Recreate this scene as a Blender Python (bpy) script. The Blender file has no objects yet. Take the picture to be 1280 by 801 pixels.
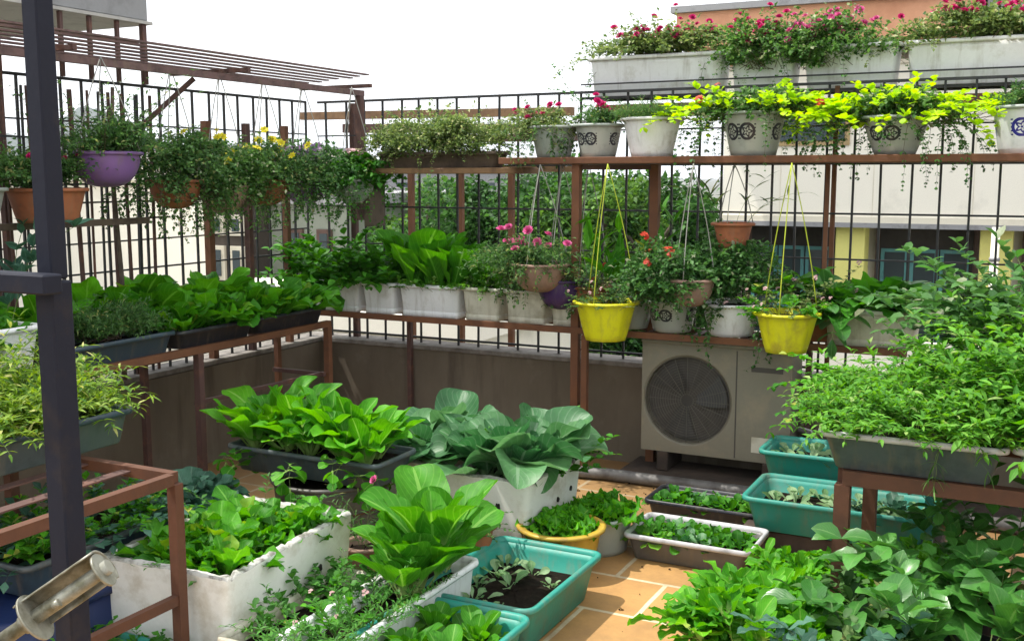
import bpy, math, random
import numpy as np
from mathutils import Vector, Matrix
PI = math.pi
R = math.radians
RG = np.random.default_rng(7)
random.seed(7)
scene = bpy.context.scene
COL = scene.collection

# ------------------------------------------------------------------ geometry collector
class G:
    def __init__(s):
        s.v = []; s.n = 0; s.f = []; s.uv = []
    def add(s, v, f, mi=0, uv=None, smooth=True):
        v = np.asarray(v, float).reshape(-1, 3); f = np.asarray(f, int)
        if uv is None: uv = np.zeros((len(v), 2))
        s.v.append(v); s.uv.append(np.asarray(uv, float)); s.f.append((f + s.n, mi, smooth)); s.n += len(v)
        return s
    def mesh(s, name, mats):
        me = bpy.data.meshes.new(name)
        if not s.v: return me
        V = np.concatenate(s.v); UV = np.concatenate(s.uv)
        me.vertices.add(len(V)); me.vertices.foreach_set('co', V.ravel())
        loops = np.concatenate([f.ravel() for f, _, _ in s.f])
        tot = np.concatenate([np.full(len(f), f.shape[1]) for f, _, _ in s.f])
        mi = np.concatenate([np.full(len(f), m) for f, m, _ in s.f])
        sm = np.concatenate([np.full(len(f), q) for f, _, q in s.f])
        me.loops.add(len(loops)); me.loops.foreach_set('vertex_index', loops)
        me.polygons.add(len(tot))
        start = np.concatenate([[0], np.cumsum(tot)[:-1]])
        me.polygons.foreach_set('loop_start', start); me.polygons.foreach_set('loop_total', tot)
        me.polygons.foreach_set('material_index', mi); me.polygons.foreach_set('use_smooth', sm)
        ul = me.uv_layers.new(name='UVMap'); ul.data.foreach_set('uv', UV[loops].ravel())
        for m in (mats if isinstance(mats, (list, tuple)) else [mats]): me.materials.append(m)
        me.update(calc_edges=True); me.validate()
        return me
    def build(s, name, mats, parent=None, loc=(0, 0, 0)):
        return link(name, s.mesh(name, mats), parent, loc)
    # solids
    def box(s, x0, x1, y0, y1, z0, z1, mi=0, bev=0.0):
        if bev > 0:
            b = bev; P = []
            for (x, sx) in ((x0, 1), (x1, -1)):
                for (y, sy) in ((y0, 1), (y1, -1)):
                    for (z, sz) in ((z0, 1), (z1, -1)):
                        P += [(x + sx*b, y + sy*b, z), (x + sx*b, y, z + sz*b), (x, y + sy*b, z + sz*b)]
            def I(i, j, k, a): return ((i*2 + j)*2 + k)*3 + a
            q = []
            for k in (0, 1): q.append([I(0,0,k,0), I(1,0,k,0), I(1,1,k,0), I(0,1,k,0)][::(1 if k else -1)])
            for j in (0, 1): q.append([I(0,j,0,1), I(1,j,0,1), I(1,j,1,1), I(0,j,1,1)][::(-1 if j else 1)])
            for i in (0, 1): q.append([I(i,0,0,2), I(i,1,0,2), I(i,1,1,2), I(i,0,1,2)][::(1 if i else -1)])
            for j in (0, 1):
                for k in (0, 1):
                    e = [I(0,j,k,0), I(1,j,k,0), I(1,j,k,1), I(0,j,k,1)]; q.append(e[::(-1 if j == k else 1)])
            for i in (0, 1):
                for k in (0, 1):
                    e = [I(i,0,k,0), I(i,1,k,0), I(i,1,k,2), I(i,0,k,2)]; q.append(e[::(1 if i == k else -1)])
            for i in (0, 1):
                for j in (0, 1):
                    e = [I(i,j,0,1), I(i,j,1,1), I(i,j,1,2), I(i,j,0,2)]; q.append(e[::(-1 if i == j else 1)])
            t = [[I(i,j,k,0), I(i,j,k,1), I(i,j,k,2)][::(1 if (i+j+k) % 2 else -1)] for i in (0,1) for j in (0,1) for k in (0,1)]
            s.add(P, q, mi, smooth=False); n = s.n - 24
            s.f.append((np.array(t) + n, mi, False))
            return s
        P = [(x, y, z) for x in (x0, x1) for y in (y0, y1) for z in (z0, z1)]
        return s.add(P, [[0,1,3,2],[4,6,7,5],[0,4,5,1],[2,3,7,6],[0,2,6,4],[1,5,7,3]], mi, smooth=False)
    def tube(s, pts, r, k=6, mi=0, cap=True):
        pts = np.asarray(pts, float); n = len(pts)
        rr = np.full(n, r) if np.isscalar(r) else np.asarray(r)
        T = np.gradient(pts, axis=0); T /= np.linalg.norm(T, axis=1)[:, None] + 1e-9
        ref = np.array([0, 0, 1.]) if abs(T[0][2]) < .8 else np.array([1., 0, 0])
        A = np.cross(T, ref); A /= np.linalg.norm(A, axis=1)[:, None] + 1e-9
        B = np.cross(T, A)
        a = np.arange(k)*2*PI/k + PI/k
        V = pts[:, None] + rr[:, None, None]*(A[:, None]*np.cos(a)[None, :, None] + B[:, None]*np.sin(a)[None, :, None])
        i = np.arange(n - 1)[:, None]*k; j = np.arange(k)[None]
        f = np.stack([i + j, i + (j + 1) % k, i + k + (j + 1) % k, i + k + j], -1).reshape(-1, 4)
        n0 = s.n
        s.add(V.reshape(-1, 3), f, mi, smooth=k > 4)
        if cap:
            s.f.append((np.array([list(range(k))[::-1]]) + n0, mi, False))
            s.f.append((np.array([[(n - 1)*k + q for q in range(k)]]) + n0, mi, False))
        return s
    def bar(s, p, q, w, h=None, mi=0):           # square bar between two points
        p = Vector(p); q = Vector(q); d = (q - p).normalized(); h = h or w
        ref = Vector((0, 0, 1)) if abs(d.z) < .9 else Vector((0, 1, 0))
        a = d.cross(ref).normalized()*w/2; b = a.cross(d).normalized()*h/2
        P = [tuple(o + sa*a + sb*b) for o in (p, q) for sa, sb in ((-1,-1),(1,-1),(1,1),(-1,1))]
        return s.add(P, [[0,1,2,3],[7,6,5,4],[0,4,5,1],[1,5,6,2],[2,6,7,3],[3,7,4,0]], mi, smooth=False)
    def loft(s, rings, mi=0, close_first=False, close_last=False, smooth=True, flip=False):
        k = len(rings[0]); n = len(rings)
        V = np.concatenate(rings)
        i = np.arange(n - 1)[:, None]*k; j = np.arange(k)[None]
        f = np.stack([i + j, i + (j + 1) % k, i + k + (j + 1) % k, i + k + j], -1).reshape(-1, 4)
        if flip: f = f[:, ::-1]
        z = V[:, 2]; u = np.tile(np.arange(k)/k, n); v = (z - z.min())/(np.ptp(z) + 1e-9)
        n0 = s.n
        s.add(V, f, mi, np.stack([u, v], 1), smooth)
        if close_first: s.f.append((np.array([list(range(k))[::-1]]) + n0, mi, False))
        if close_last: s.f.append((np.array([[(n - 1)*k + q for q in range(k)]]) + n0, mi, False))
        return s

def link(name, me, parent=None, loc=(0, 0, 0)):
    o = bpy.data.objects.new(name, me); COL.objects.link(o); o.location = loc
    if parent is not None: o.parent = parent
    return o
def tag(o, label, cat, group=None):
    o['label'] = label; o['category'] = cat
    if group: o['group'] = group
    return o
def thing(name, label, cat, loc=(0, 0, 0), group=None, rz=0):
    o = bpy.data.objects.new(name, None); COL.objects.link(o); o.location = loc; o.rotation_euler = (0, 0, rz)
    o.empty_display_size = .05
    return tag(o, label, cat, group)
def structure(o, kind='structure'):
    o['kind'] = kind; return o

# ------------------------------------------------------------------ materials
def newmat(name):
    m = bpy.data.materials.new(name); m.use_nodes = True
    nt = m.node_tree; b = nt.nodes['Principled BSDF']
    return m, nt, b
def nd(nt, t, **kw):
    n = nt.nodes.new(t)
    for k, v in kw.items():
        if k in n.inputs: n.inputs[k].default_value = v
        else: setattr(n, k, v)
    return n
def c4(c): return (c[0], c[1], c[2], 1)
def mixc(nt, a, b, fac):
    n = nt.nodes.new('ShaderNodeMix'); n.data_type = 'RGBA'
    for sock, val in ((6, a), (7, b), (0, fac)):
        if hasattr(val, 'is_output') or isinstance(val, bpy.types.NodeSocket): nt.links.new(val, n.inputs[sock])
        elif sock == 0: n.inputs[0].default_value = val
        else: n.inputs[sock].default_value = c4(val)
    return n.outputs[2]
def mth(nt, op, a, b=None, c=None, clamp=False):
    n = nt.nodes.new('ShaderNodeMath'); n.operation = op; n.use_clamp = clamp
    for i, val in enumerate((a, b, c)):
        if val is None: continue
        if isinstance(val, bpy.types.NodeSocket): nt.links.new(val, n.inputs[i])
        else: n.inputs[i].default_value = val
    return n.outputs[0]
def ramp(nt, fac, stops):
    n = nt.nodes.new('ShaderNodeValToRGB'); nt.links.new(fac, n.inputs[0])
    el = n.color_ramp.elements
    while len(el) < len(stops): el.new(.5)
    for e, (p, c) in zip(el, stops): e.position = p; e.color = c4(c) if not np.isscalar(c) else (c, c, c, 1)
    return n.outputs[0]
def noise(nt, scale, detail=4, rough=.6, coord='Object', vec=None):
    tc = nt.nodes.new('ShaderNodeTexCoord')
    n = nd(nt, 'ShaderNodeTexNoise', Scale=scale, Detail=detail, Roughness=rough)
    nt.links.new(vec if vec is not None else tc.outputs[coord], n.inputs['Vector'])
    return n.outputs['Fac']
def worldpos(nt): return nt.nodes.new('ShaderNodeNewGeometry').outputs['Position']
def bump(nt, b, h, strength=.3, dist=.01):
    n = nd(nt, 'ShaderNodeBump', Strength=strength, Distance=dist); nt.links.new(h, n.inputs['Height'])
    nt.links.new(n.outputs[0], b.inputs['Normal'])

def plain(name, col, rough=.5, dirt=None, dscale=9, damt=(.5, .72), metal=0, bmp=.15, spec=.5, streak=None):
    """base colour worn by blotches of a second colour plus fine value noise"""
    m, nt, b = newmat(name)
    w = worldpos(nt)
    f = noise(nt, dscale, 6, .65, vec=w)
    mask = ramp(nt, f, [(damt[0], 0.), (damt[1], 1.)])
    dirt = dirt or tuple(x*.6 for x in col)
    c = mixc(nt, col, dirt, mask)
    if streak is None: streak = .42 if any(k in name for k in ('plastic', 'teal', 'slate', 'navy', 'purple', 'glaze', 'clay', 'terracotta')) and name != 'slate_paint' else 0
    if streak:                                    # dried water and mud runs down the sides
        mp = nd(nt, 'ShaderNodeMapping'); nt.links.new(w, mp.inputs[0]); mp.inputs['Scale'].default_value = (30, 30, 3.5)
        sn = noise(nt, 1.0, 5, .6, vec=mp.outputs[0])
        c = mixc(nt, c, (.20, .16, .10), mth(nt, 'MULTIPLY', ramp(nt, sn, [(.52, 0.), (.72, 1.)]), streak))
    f2 = noise(nt, 60, 3, .5, vec=w)
    c2 = mixc(nt, c, tuple(x*.7 for x in col), mth(nt, 'MULTIPLY', f2, .35))
    nt.links.new(c2, b.inputs['Base Color'])
    b.inputs['Roughness'].default_value = rough; b.inputs['Metallic'].default_value = metal
    b.inputs['Specular IOR Level'].default_value = spec
    if bmp: bump(nt, b, f2, bmp, .004)
    return m

def leafmat(name, c1, c2, trans=.35, rough=.5, vein=None, base=None, spec=.22, odd=None, spot=0.):
    m, nt, b = newmat(name)
    rnd = nt.nodes.new('ShaderNodeNewGeometry').outputs['Random Per Island']
    if c2 is None: c2 = tuple(x*.6 for x in c1)
    stops = [(0, c2), (.55, tuple((p + q)/2 for p, q in zip(c1, c2))), (.9, c1)]
    if odd: stops = [(0, c2), (.5, tuple((p + q)/2 for p, q in zip(c1, c2))), (.93, c1), (.97, odd)]
    col = ramp(nt, rnd, stops)
    col = mixc(nt, col, tuple(x*.55 for x in c2), mth(nt, 'MULTIPLY', ramp(nt, noise(nt, 25, 4, .6, vec=worldpos(nt)), [(.45, 0.), (.7, 1.)]), .4))
    uvn = nt.nodes.new('ShaderNodeUVMap'); sp = nt.nodes.new('ShaderNodeSeparateXYZ'); nt.links.new(uvn.outputs[0], sp.inputs[0])
    u, v = sp.outputs[0], sp.outputs[1]
    av = mth(nt, 'ABSOLUTE', mth(nt, 'SUBTRACT', v, .5))
    if vein:
        mid = mth(nt, 'LESS_THAN', av, .035)
        t = mth(nt, 'SUBTRACT', mth(nt, 'MULTIPLY', u, 9.), mth(nt, 'MULTIPLY', av, 7.))
        sv = mth(nt, 'SMOOTH_MIN', mth(nt, 'PINGPONG', t, .5), .12, .05)
        side = mth(nt, 'MULTIPLY', mth(nt, 'SUBTRACT', .12, sv, clamp=True), 7.)
        vm = mth(nt, 'MAXIMUM', mid, mth(nt, 'MULTIPLY', side, .55), clamp=True)
        col = mixc(nt, col, vein, mth(nt, 'MULTIPLY', vm, .55))
        bump(nt, b, vm, .35, .002)
    if base:
        col = mixc(nt, base, col, ramp(nt, u, [(.12, 0.), (.4, 1.)]))
    nt.links.new(col, b.inputs['Base Color'])
    b.inputs['Roughness'].default_value = rough; b.inputs['Specular IOR Level'].default_value = spec
    tr = nt.nodes.new('ShaderNodeBsdfTranslucent'); mx = nt.nodes.new('ShaderNodeMixShader')
    hs = nd(nt, 'ShaderNodeHueSaturation', Hue=.485, Saturation=1.1, Value=1.7); nt.links.new(col, hs.inputs['Color'])
    nt.links.new(hs.outputs[0], tr.inputs['Color'])
    mx.inputs[0].default_value = trans
    nt.links.new(b.outputs[0], mx.inputs[1]); nt.links.new(tr.outputs[0], mx.inputs[2])
    nt.links.new(mx.outputs[0], nt.nodes['Material Output'].inputs[0])
    return m

M = {}
M['rust'] = plain('rust', (.165, .064, .026), .75, (.095, .038, .02), 9, (.4, .75), bmp=.25)
M['rust_front'] = plain('rust_front', (.105, .039, .018), .75, (.06, .025, .014), 9, (.4, .75), bmp=.25)
M['rust_dark'] = plain('rust_dark', (.085, .042, .035), .75, (.16, .07, .045), 12, (.5, .65), bmp=.3)
M['rust_purple'] = plain('rust_purple', (.15, .085, .082), .7, (.07, .04, .04), 12, (.45, .65), bmp=.3)
M['black_iron'] = plain('black_iron', (.018, .019, .021), .55, (.06, .035, .022), 20, (.58, .72), bmp=.2)
M['slate_paint'] = plain('slate_paint', (.014, .016, .027), .6, (.03, .026, .028), 11, (.56, .72), bmp=.2, spec=.15)
M['white_plastic'] = plain('white_plastic', (.80, .81, .82), .45, (.38, .36, .28), 8, (.55, .8), bmp=.05)
M['old_plastic'] = plain('old_plastic', (.62, .60, .50), .55, (.28, .24, .15), 7, (.45, .7), bmp=.1)
M['cool_plastic'] = plain('cool_plastic', (.33, .37, .34), .4, (.2, .23, .18), 9, (.5, .75), bmp=.05)
M['teal'] = plain('teal', (.02, .255, .20), .5, (.09, .20, .15), 6, (.5, .66), bmp=.15)
M['deep_teal'] = plain('deep_teal', (.02, .2, .18), .45, (.02, .10, .09), 9, (.5, .72), bmp=.05)
M['navy'] = plain('navy', (.035, .06, .085), .4, (.02, .03, .04), 9, (.5, .72), bmp=.05)
M['slate'] = plain('slate', (.075, .095, .105), .42, (.035, .045, .05), 9, (.5, .72), bmp=.05)
M['black_plastic'] = plain('black_plastic', (.016, .018, .026), .4, (.035, .033, .03), 9, (.55, .75), bmp=.05)
M['grey_plastic'] = plain('grey_plastic', (.12, .115, .11), .45, (.06, .055, .05), 9, (.5, .72), bmp=.05)
M['pale_rim'] = plain('pale_rim', (.5, .5, .52), .4, (.25, .25, .25), 14, (.5, .7), bmp=.05)
M['yellow_plastic'] = plain('yellow_plastic', (.70, .68, .01), .42, (.44, .36, .03), 9, (.52, .68), bmp=.1)
M['gold_glaze'] = plain('gold_glaze', (.48, .32, .035), .4, (.28, .16, .03), 10, (.5, .7), bmp=.05)
M['terracotta'] = plain('terracotta', (.36, .12, .05), .75, (.2, .07, .035), 12, (.45, .7), bmp=.2)
M['mauve_clay'] = plain('mauve_clay', (.33, .20, .155), .65, (.2, .13, .1), 8, (.5, .7), bmp=.05)
M['purple'] = plain('purple', (.22, .11, .33), .45, (.13, .075, .18), 5, (.5, .8), bmp=.03)
M['dark_purple'] = plain('dark_purple', (.055, .022, .115), .45, None, 6, bmp=.03)
M['foam'] = plain('foam', (.78, .78, .74), .85, (.42, .37, .27), 5, (.50, .72), bmp=.15)
M['foam_edge'] = plain('foam_edge', (.5, .5, .46), .9, (.12, .11, .09), 22, (.45, .62), bmp=.5)
M['hole'] = plain('hole', (.015, .013, .01), .9)
M['soil'] = plain('soil', (.010, .007, .005), 1., (.022, .016, .011), 40, (.5, .65), bmp=1., spec=.1)
M['wood'] = plain('wood', (.26, .15, .075), .75, (.13, .07, .04), 10, (.45, .65), bmp=.4)
M['wood_grey'] = plain('wood_grey', (.13, .095, .07), .8, (.06, .045, .035), 10, (.45, .65), bmp=.4)
M['blue_tub'] = plain('blue_tub', (.006, .02, .09), .5, (.012, .016, .05), 6, (.5, .7))
M['galv'] = plain('galv', (.30, .30, .25), .42, (.09, .085, .045), 22, (.4, .62), metal=.35, bmp=.2)
M['cord'] = plain('cord', (.42, .50, .03), .6)
M['cord_grey'] = plain('cord_grey', (.3, .3, .27), .6)
M['pipe_grey'] = plain('pipe_grey', (.16, .155, .15), .55, (.07, .06, .055), 9, (.45, .65))
M['bluewhite'] = plain('bluewhite', (.5, .54, .62), .3, (.03, .05, .25), 18, (.48, .52))
M['stem'] = plain('stem', (.10, .17, .03), .6)
M['woody'] = plain('woody', (.085, .06, .035), .8)
M['bark'] = plain('bark', (.09, .07, .05), .9, bmp=.6)

# flowers
def petalmat(name, c, tr=.25):
    m, nt, b = newmat(name)
    rnd = nt.nodes.new('ShaderNodeNewGeometry').outputs['Random Per Island']
    col = ramp(nt, rnd, [(0, tuple(x*.6 for x in c)), (1, c)])
    nt.links.new(col, b.inputs['Base Color']); b.inputs['Roughness'].default_value = .6
    t = nt.nodes.new('ShaderNodeBsdfTranslucent'); nt.links.new(col, t.inputs[0]); mx = nt.nodes.new('ShaderNodeMixShader'); mx.inputs[0].default_value = tr
    nt.links.new(b.outputs[0], mx.inputs[1]); nt.links.new(t.outputs[0], mx.inputs[2]); nt.links.new(mx.outputs[0], nt.nodes['Material Output'].inputs[0])
    return m
M['magenta'] = petalmat('magenta', (.75, .02, .22)); M['pink'] = petalmat('pink', (.85, .16, .42))
M['red'] = petalmat('red', (.7, .07, .03)); M['yellow'] = petalmat('yellow', (.85, .75, .02)); M['palepink'] = petalmat('palepink', (.7, .45, .45))
M['violet'] = petalmat('violet', (.3, .18, .35))

# leaves
M['lettuce'] = leafmat('lettuce', (.11, .40, .012), (.03, .20, .008), .35, vein=(.3, .52, .10), base=(.35, .5, .14))
M['romaine'] = leafmat('romaine', (.095, .37, .012), (.028, .19, .008), .35, vein=(.28, .5, .12), base=(.32, .48, .14))
M['bokchoy'] = leafmat('bokchoy', (.09, .34, .02), (.035, .19, .01), .35, vein=(.25, .50, .10), base=(.4, .5, .2))
M['collard'] = leafmat('collard', (.11, .27, .10), (.035, .14, .05), .28, rough=.45, vein=(.25, .38, .24), base=(.2, .32, .15), spec=.4)
M['kale'] = leafmat('kale', (.08, .20, .13), (.03, .09, .06), .2, rough=.5, vein=(.15, .24, .18))
M['greens'] = leafmat('greens', (.085, .34, .012), (.02, .14, .005), .35, vein=(.2, .46, .08), odd=(.34, .36, .06))
M['darkgreens'] = leafmat('darkgreens', (.07, .28, .02), (.02, .12, .01), .35, vein=(.09, .22, .05))
M['deep'] = leafmat('deep', (.10, .24, .06), (.03, .10, .025), .32, odd=(.30, .34, .22))
M['bush'] = leafmat('bush', (.14, .28, .07), (.03, .10, .02), .38, odd=(.45, .48, .3))
M['bushy'] = leafmat('bushy', (.24, .32, .10), (.05, .11, .03), .38, odd=(.5, .5, .28))
M['fern'] = leafmat('fern', (.11, .23, .065), (.03, .09, .025), .4, odd=(.3, .32, .12))
M['feather'] = leafmat('feather', (.10, .30, .05), (.03, .12, .018), .35)
M['spinach'] = leafmat('spinach', (.17, .42, .04), (.045, .19, .018), .35, vein=(.18, .36, .10), odd=(.32, .45, .14))
M['lime'] = leafmat('lime', (.48, .70, .010), (.28, .52, .01), .4)
M['grassy'] = leafmat('grassy', (.25, .38, .045), (.05, .14, .015), .35, odd=(.5, .5, .18))
M['seedling'] = leafmat('seedling', (.28, .42, .22), (.10, .24, .08), .3, vein=(.4, .5, .3))
M['treeleaf'] = leafmat('treeleaf', (.06, .17, .03), (.012, .05, .012), .3)
M['treeleaf_light'] = leafmat('treeleaf_light', (.13, .27, .045), (.03, .09, .018), .3)
M['tropical'] = leafmat('tropical', (.09, .29, .05), (.03, .13, .022), .3, rough=.3, vein=(.15, .3, .09), spec=.5)

# blue flower band on glazed pots
def motif_mat(name, glaze, ink, n=9):
    m, nt, b = newmat(name)
    uv = nt.nodes.new('ShaderNodeUVMap'); sp = nt.nodes.new('ShaderNodeSeparateXYZ'); nt.links.new(uv.outputs[0], sp.inputs[0])
    u = mth(nt, 'MULTIPLY', sp.outputs[0], float(n))
    x = mth(nt, 'SUBTRACT', mth(nt, 'FRACT', u), .5)
    y = mth(nt, 'MULTIPLY', mth(nt, 'SUBTRACT', sp.outputs[1], .55), 2.35)
    d = mth(nt, 'SQRT', mth(nt, 'ADD', mth(nt, 'MULTIPLY', x, x), mth(nt, 'MULTIPLY', y, y)))
    th = mth(nt, 'ARCTAN2', y, x)
    ring = mth(nt, 'LESS_THAN', mth(nt, 'ABSOLUTE', mth(nt, 'SUBTRACT', d, .40)), .075)
    pet = mth(nt, 'MULTIPLY_ADD', mth(nt, 'COSINE', mth(nt, 'MULTIPLY', th, 5.)), .07, .20)
    fl = mth(nt, 'LESS_THAN', mth(nt, 'ABSOLUTE', mth(nt, 'SUBTRACT', d, pet)), .06)
    dot = mth(nt, 'LESS_THAN', d, .055)
    cor = mth(nt, 'MULTIPLY', mth(nt, 'GREATER_THAN', mth(nt, 'ABSOLUTE', x), .40), mth(nt, 'GREATER_THAN', mth(nt, 'COSINE', mth(nt, 'MULTIPLY', y, 34.)), .3))
    allm = mth(nt, 'MAXIMUM', mth(nt, 'MAXIMUM', ring, fl), mth(nt, 'MAXIMUM', dot, cor))
    band = mth(nt, 'LESS_THAN', mth(nt, 'ABSOLUTE', y), .46)
    sect = mth(nt, 'LESS_THAN', mth(nt, 'FRACT', mth(nt, 'DIVIDE', u, 3.)), .667)
    k = mth(nt, 'MULTIPLY', mth(nt, 'MULTIPLY', allm, band), sect)
    dirt = mixc(nt, glaze, tuple(q*.6 for q in glaze), ramp(nt, noise(nt, 9, 5, .6, vec=worldpos(nt)), [(.5, 0.), (.75, 1.)]))
    nt.links.new(mixc(nt, dirt, ink, k), b.inputs['Base Color'])
    b.inputs['Roughness'].default_value = .3
    return m
M['glaze_ink'] = motif_mat('glaze_ink', (.37, .39, .35), (.02, .02, .03), 10)
M['glaze_blue'] = motif_mat('glaze_blue', (.62, .64, .66), (.02, .02, .2))

# ------------------------------------------------------------------ leaves
SH = {
 'ovate': [(0, .05), (.12, .5), (.35, 1), (.7, .72), (1, .02)],
 'lance': [(0, .15), (.3, 1), (.65, .7), (1, .02)],
 'spoon': [(0, .16), (.3, .13), (.42, .55), (.65, 1), (.88, .75), (1, .12)],
 'round': [(0, .09), (.25, .09), (.34, .6), (.55, 1), (.8, .88), (.94, .5), (1, .1)],
 'blade': [(0, .6), (.4, 1), (.8, .6), (1, .02)],
 'lobed': [(0, .10), (.14, .14), (.22, .6), (.32, .35), (.45, .9), (.56, .5), (.7, 1), (.84, .8), (1, .08)],
 'romaine': [(0, .3), (.2, .28), (.4, .62), (.65, 1), (.88, .78), (1, .2)],
 'heart': [(0, .1), (.18, .1), (.24, .85), (.42, 1), (.65, .72), (1, .02)],
 'disc': [(0, .2), (.2, .8), (.5, 1), (.8, .8), (1, .2)],
}
def _blade(p, c, q=.5, pw=.11, blunt=.02):
    """a petiole up to p, then a rounded blade widest at c"""
    out = [(0, pw*1.2), (p*.9, pw)]
    for t in np.linspace(0, 1, 22):
        x = p + (1 - p)*t
        w = (math.sin(PI*min(1, t**(math.log(.5)/math.log(c)))))**q if 0 < t < 1 else 0
        out.append((x, max(w, pw if t < .1 else blunt)))
    return out
SH['round'] = _blade(.30, .52, .45, blunt=.10); SH['spoon'] = _blade(.26, .60, .65, blunt=.08); SH['romaine'] = _blade(.10, .64, .55, .28, .10)
SH['heart'] = _blade(.20, .36, .62); SH['ovate'] = _blade(.05, .42, .85, .06); SH['disc'] = _blade(.12, .5, .5)
def leaves(g, P, az, el, L, W, bend=.5, shape='ovate', nu=3, nv=1, fold=.25, wave=0., freq=2.5, roll=None, mi=0):
    P = np.asarray(P, float).reshape(-1, 3); n = len(P)
    bc = lambda a: np.broadcast_to(np.asarray(a, float), (n,)).copy()
    az, el, L, W, bend = map(bc, (az, el, L, W, bend))
    roll = RG.normal(0, .25, n) if roll is None else bc(roll)
    u = np.linspace(0, 1, nu + 1)
    if nu >= 5: u = 1 - (1 - u)**1.55
    cp = np.array(SH[shape]); w = np.interp(u, cp[:, 0], cp[:, 1])
    um = (u[:-1] + u[1:])/2
    am = el[:, None] - bend[:, None]*um[None]
    step = L[:, None]*np.diff(u)[None]
    X = np.concatenate([np.zeros((n, 1)), np.cumsum(np.cos(am)*step, 1)], 1)
    Zc = np.concatenate([np.zeros((n, 1)), np.cumsum(np.sin(am)*step, 1)], 1)
    a = el[:, None] - bend[:, None]*u[None]
    ca, sa = np.cos(az), np.sin(az)
    F2 = np.stack([ca, sa, np.zeros(n)], 1); S0 = np.stack([-sa, ca, np.zeros(n)], 1); UPV = np.array([0, 0, 1.])
    C = P[:, None] + X[..., None]*F2[:, None] + Zc[..., None]*UPV
    N = -np.sin(a)[..., None]*F2[:, None] + np.cos(a)[..., None]*UPV
    cr, sr = np.cos(roll)[:, None, None], np.sin(roll)[:, None, None]
    S = S0[:, None]*cr + N*sr; N2 = N*cr - S0[:, None]*sr
    vs = np.linspace(-1, 1, 2*nv + 1)
    ph = RG.uniform(0, 6.28, (n, 2))
    ww = w[None, :]*W[:, None]
    out = []
    for v in vs:
        av = abs(v)
        h = (av if nv == 1 else av**1.8)*ww*fold
        if wave: h = h + wave*ww*av**1.6*np.sin(2*PI*freq*u[None] + ph[:, [0 if v < 0 else 1]])
        out.append(C + (v*ww)[..., None]*S + h[..., None]*N2)
    V = np.stack(out, 2)                       # n, nu+1, k, 3
    k = len(vs)
    i = np.arange(nu)[:, None]*k; j = np.arange(k - 1)[None]
    f = np.stack([i + j, i + k + j, i + k + j + 1, i + j + 1], -1).reshape(-1, 4)
    per = (nu + 1)*k
    Fa = (np.arange(n)[:, None, None]*per + f[None]).reshape(-1, 4)
    uu = np.repeat(u, k); vv = np.tile(vs*.5 + .5, nu + 1)
    UV = np.tile(np.stack([uu, vv], 1), (n, 1))
    g.add(V.reshape(-1, 3), Fa, mi, UV)

def rosette(g, P, n, L, W, el=(20, 78), shape='spoon', nu=7, nv=2, wave=.25, fold=.25, bend=.7, r0=.01, mi=0):
    f = (np.arange(n) + .5)/n
    az = np.arange(n)*2.39996 + RG.uniform(0, 6) + RG.normal(0, .25, n)
    e = np.radians(el[1]*(1 - f) + el[0]*f) + RG.normal(0, .12, n)
    Ls = L*(.62 + .42*f)*RG.uniform(.82, 1.15, n)
    B = np.asarray(P)[None] + np.stack([np.cos(az)*r0*f*3, np.sin(az)*r0*f*3, np.zeros(n)], 1)
    leaves(g, B, az, e, Ls, W*Ls/L*RG.uniform(.85, 1.15, n), RG.uniform(.4, 1.4, n)*bend, shape, nu, nv, fold, wave, mi=mi)

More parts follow.
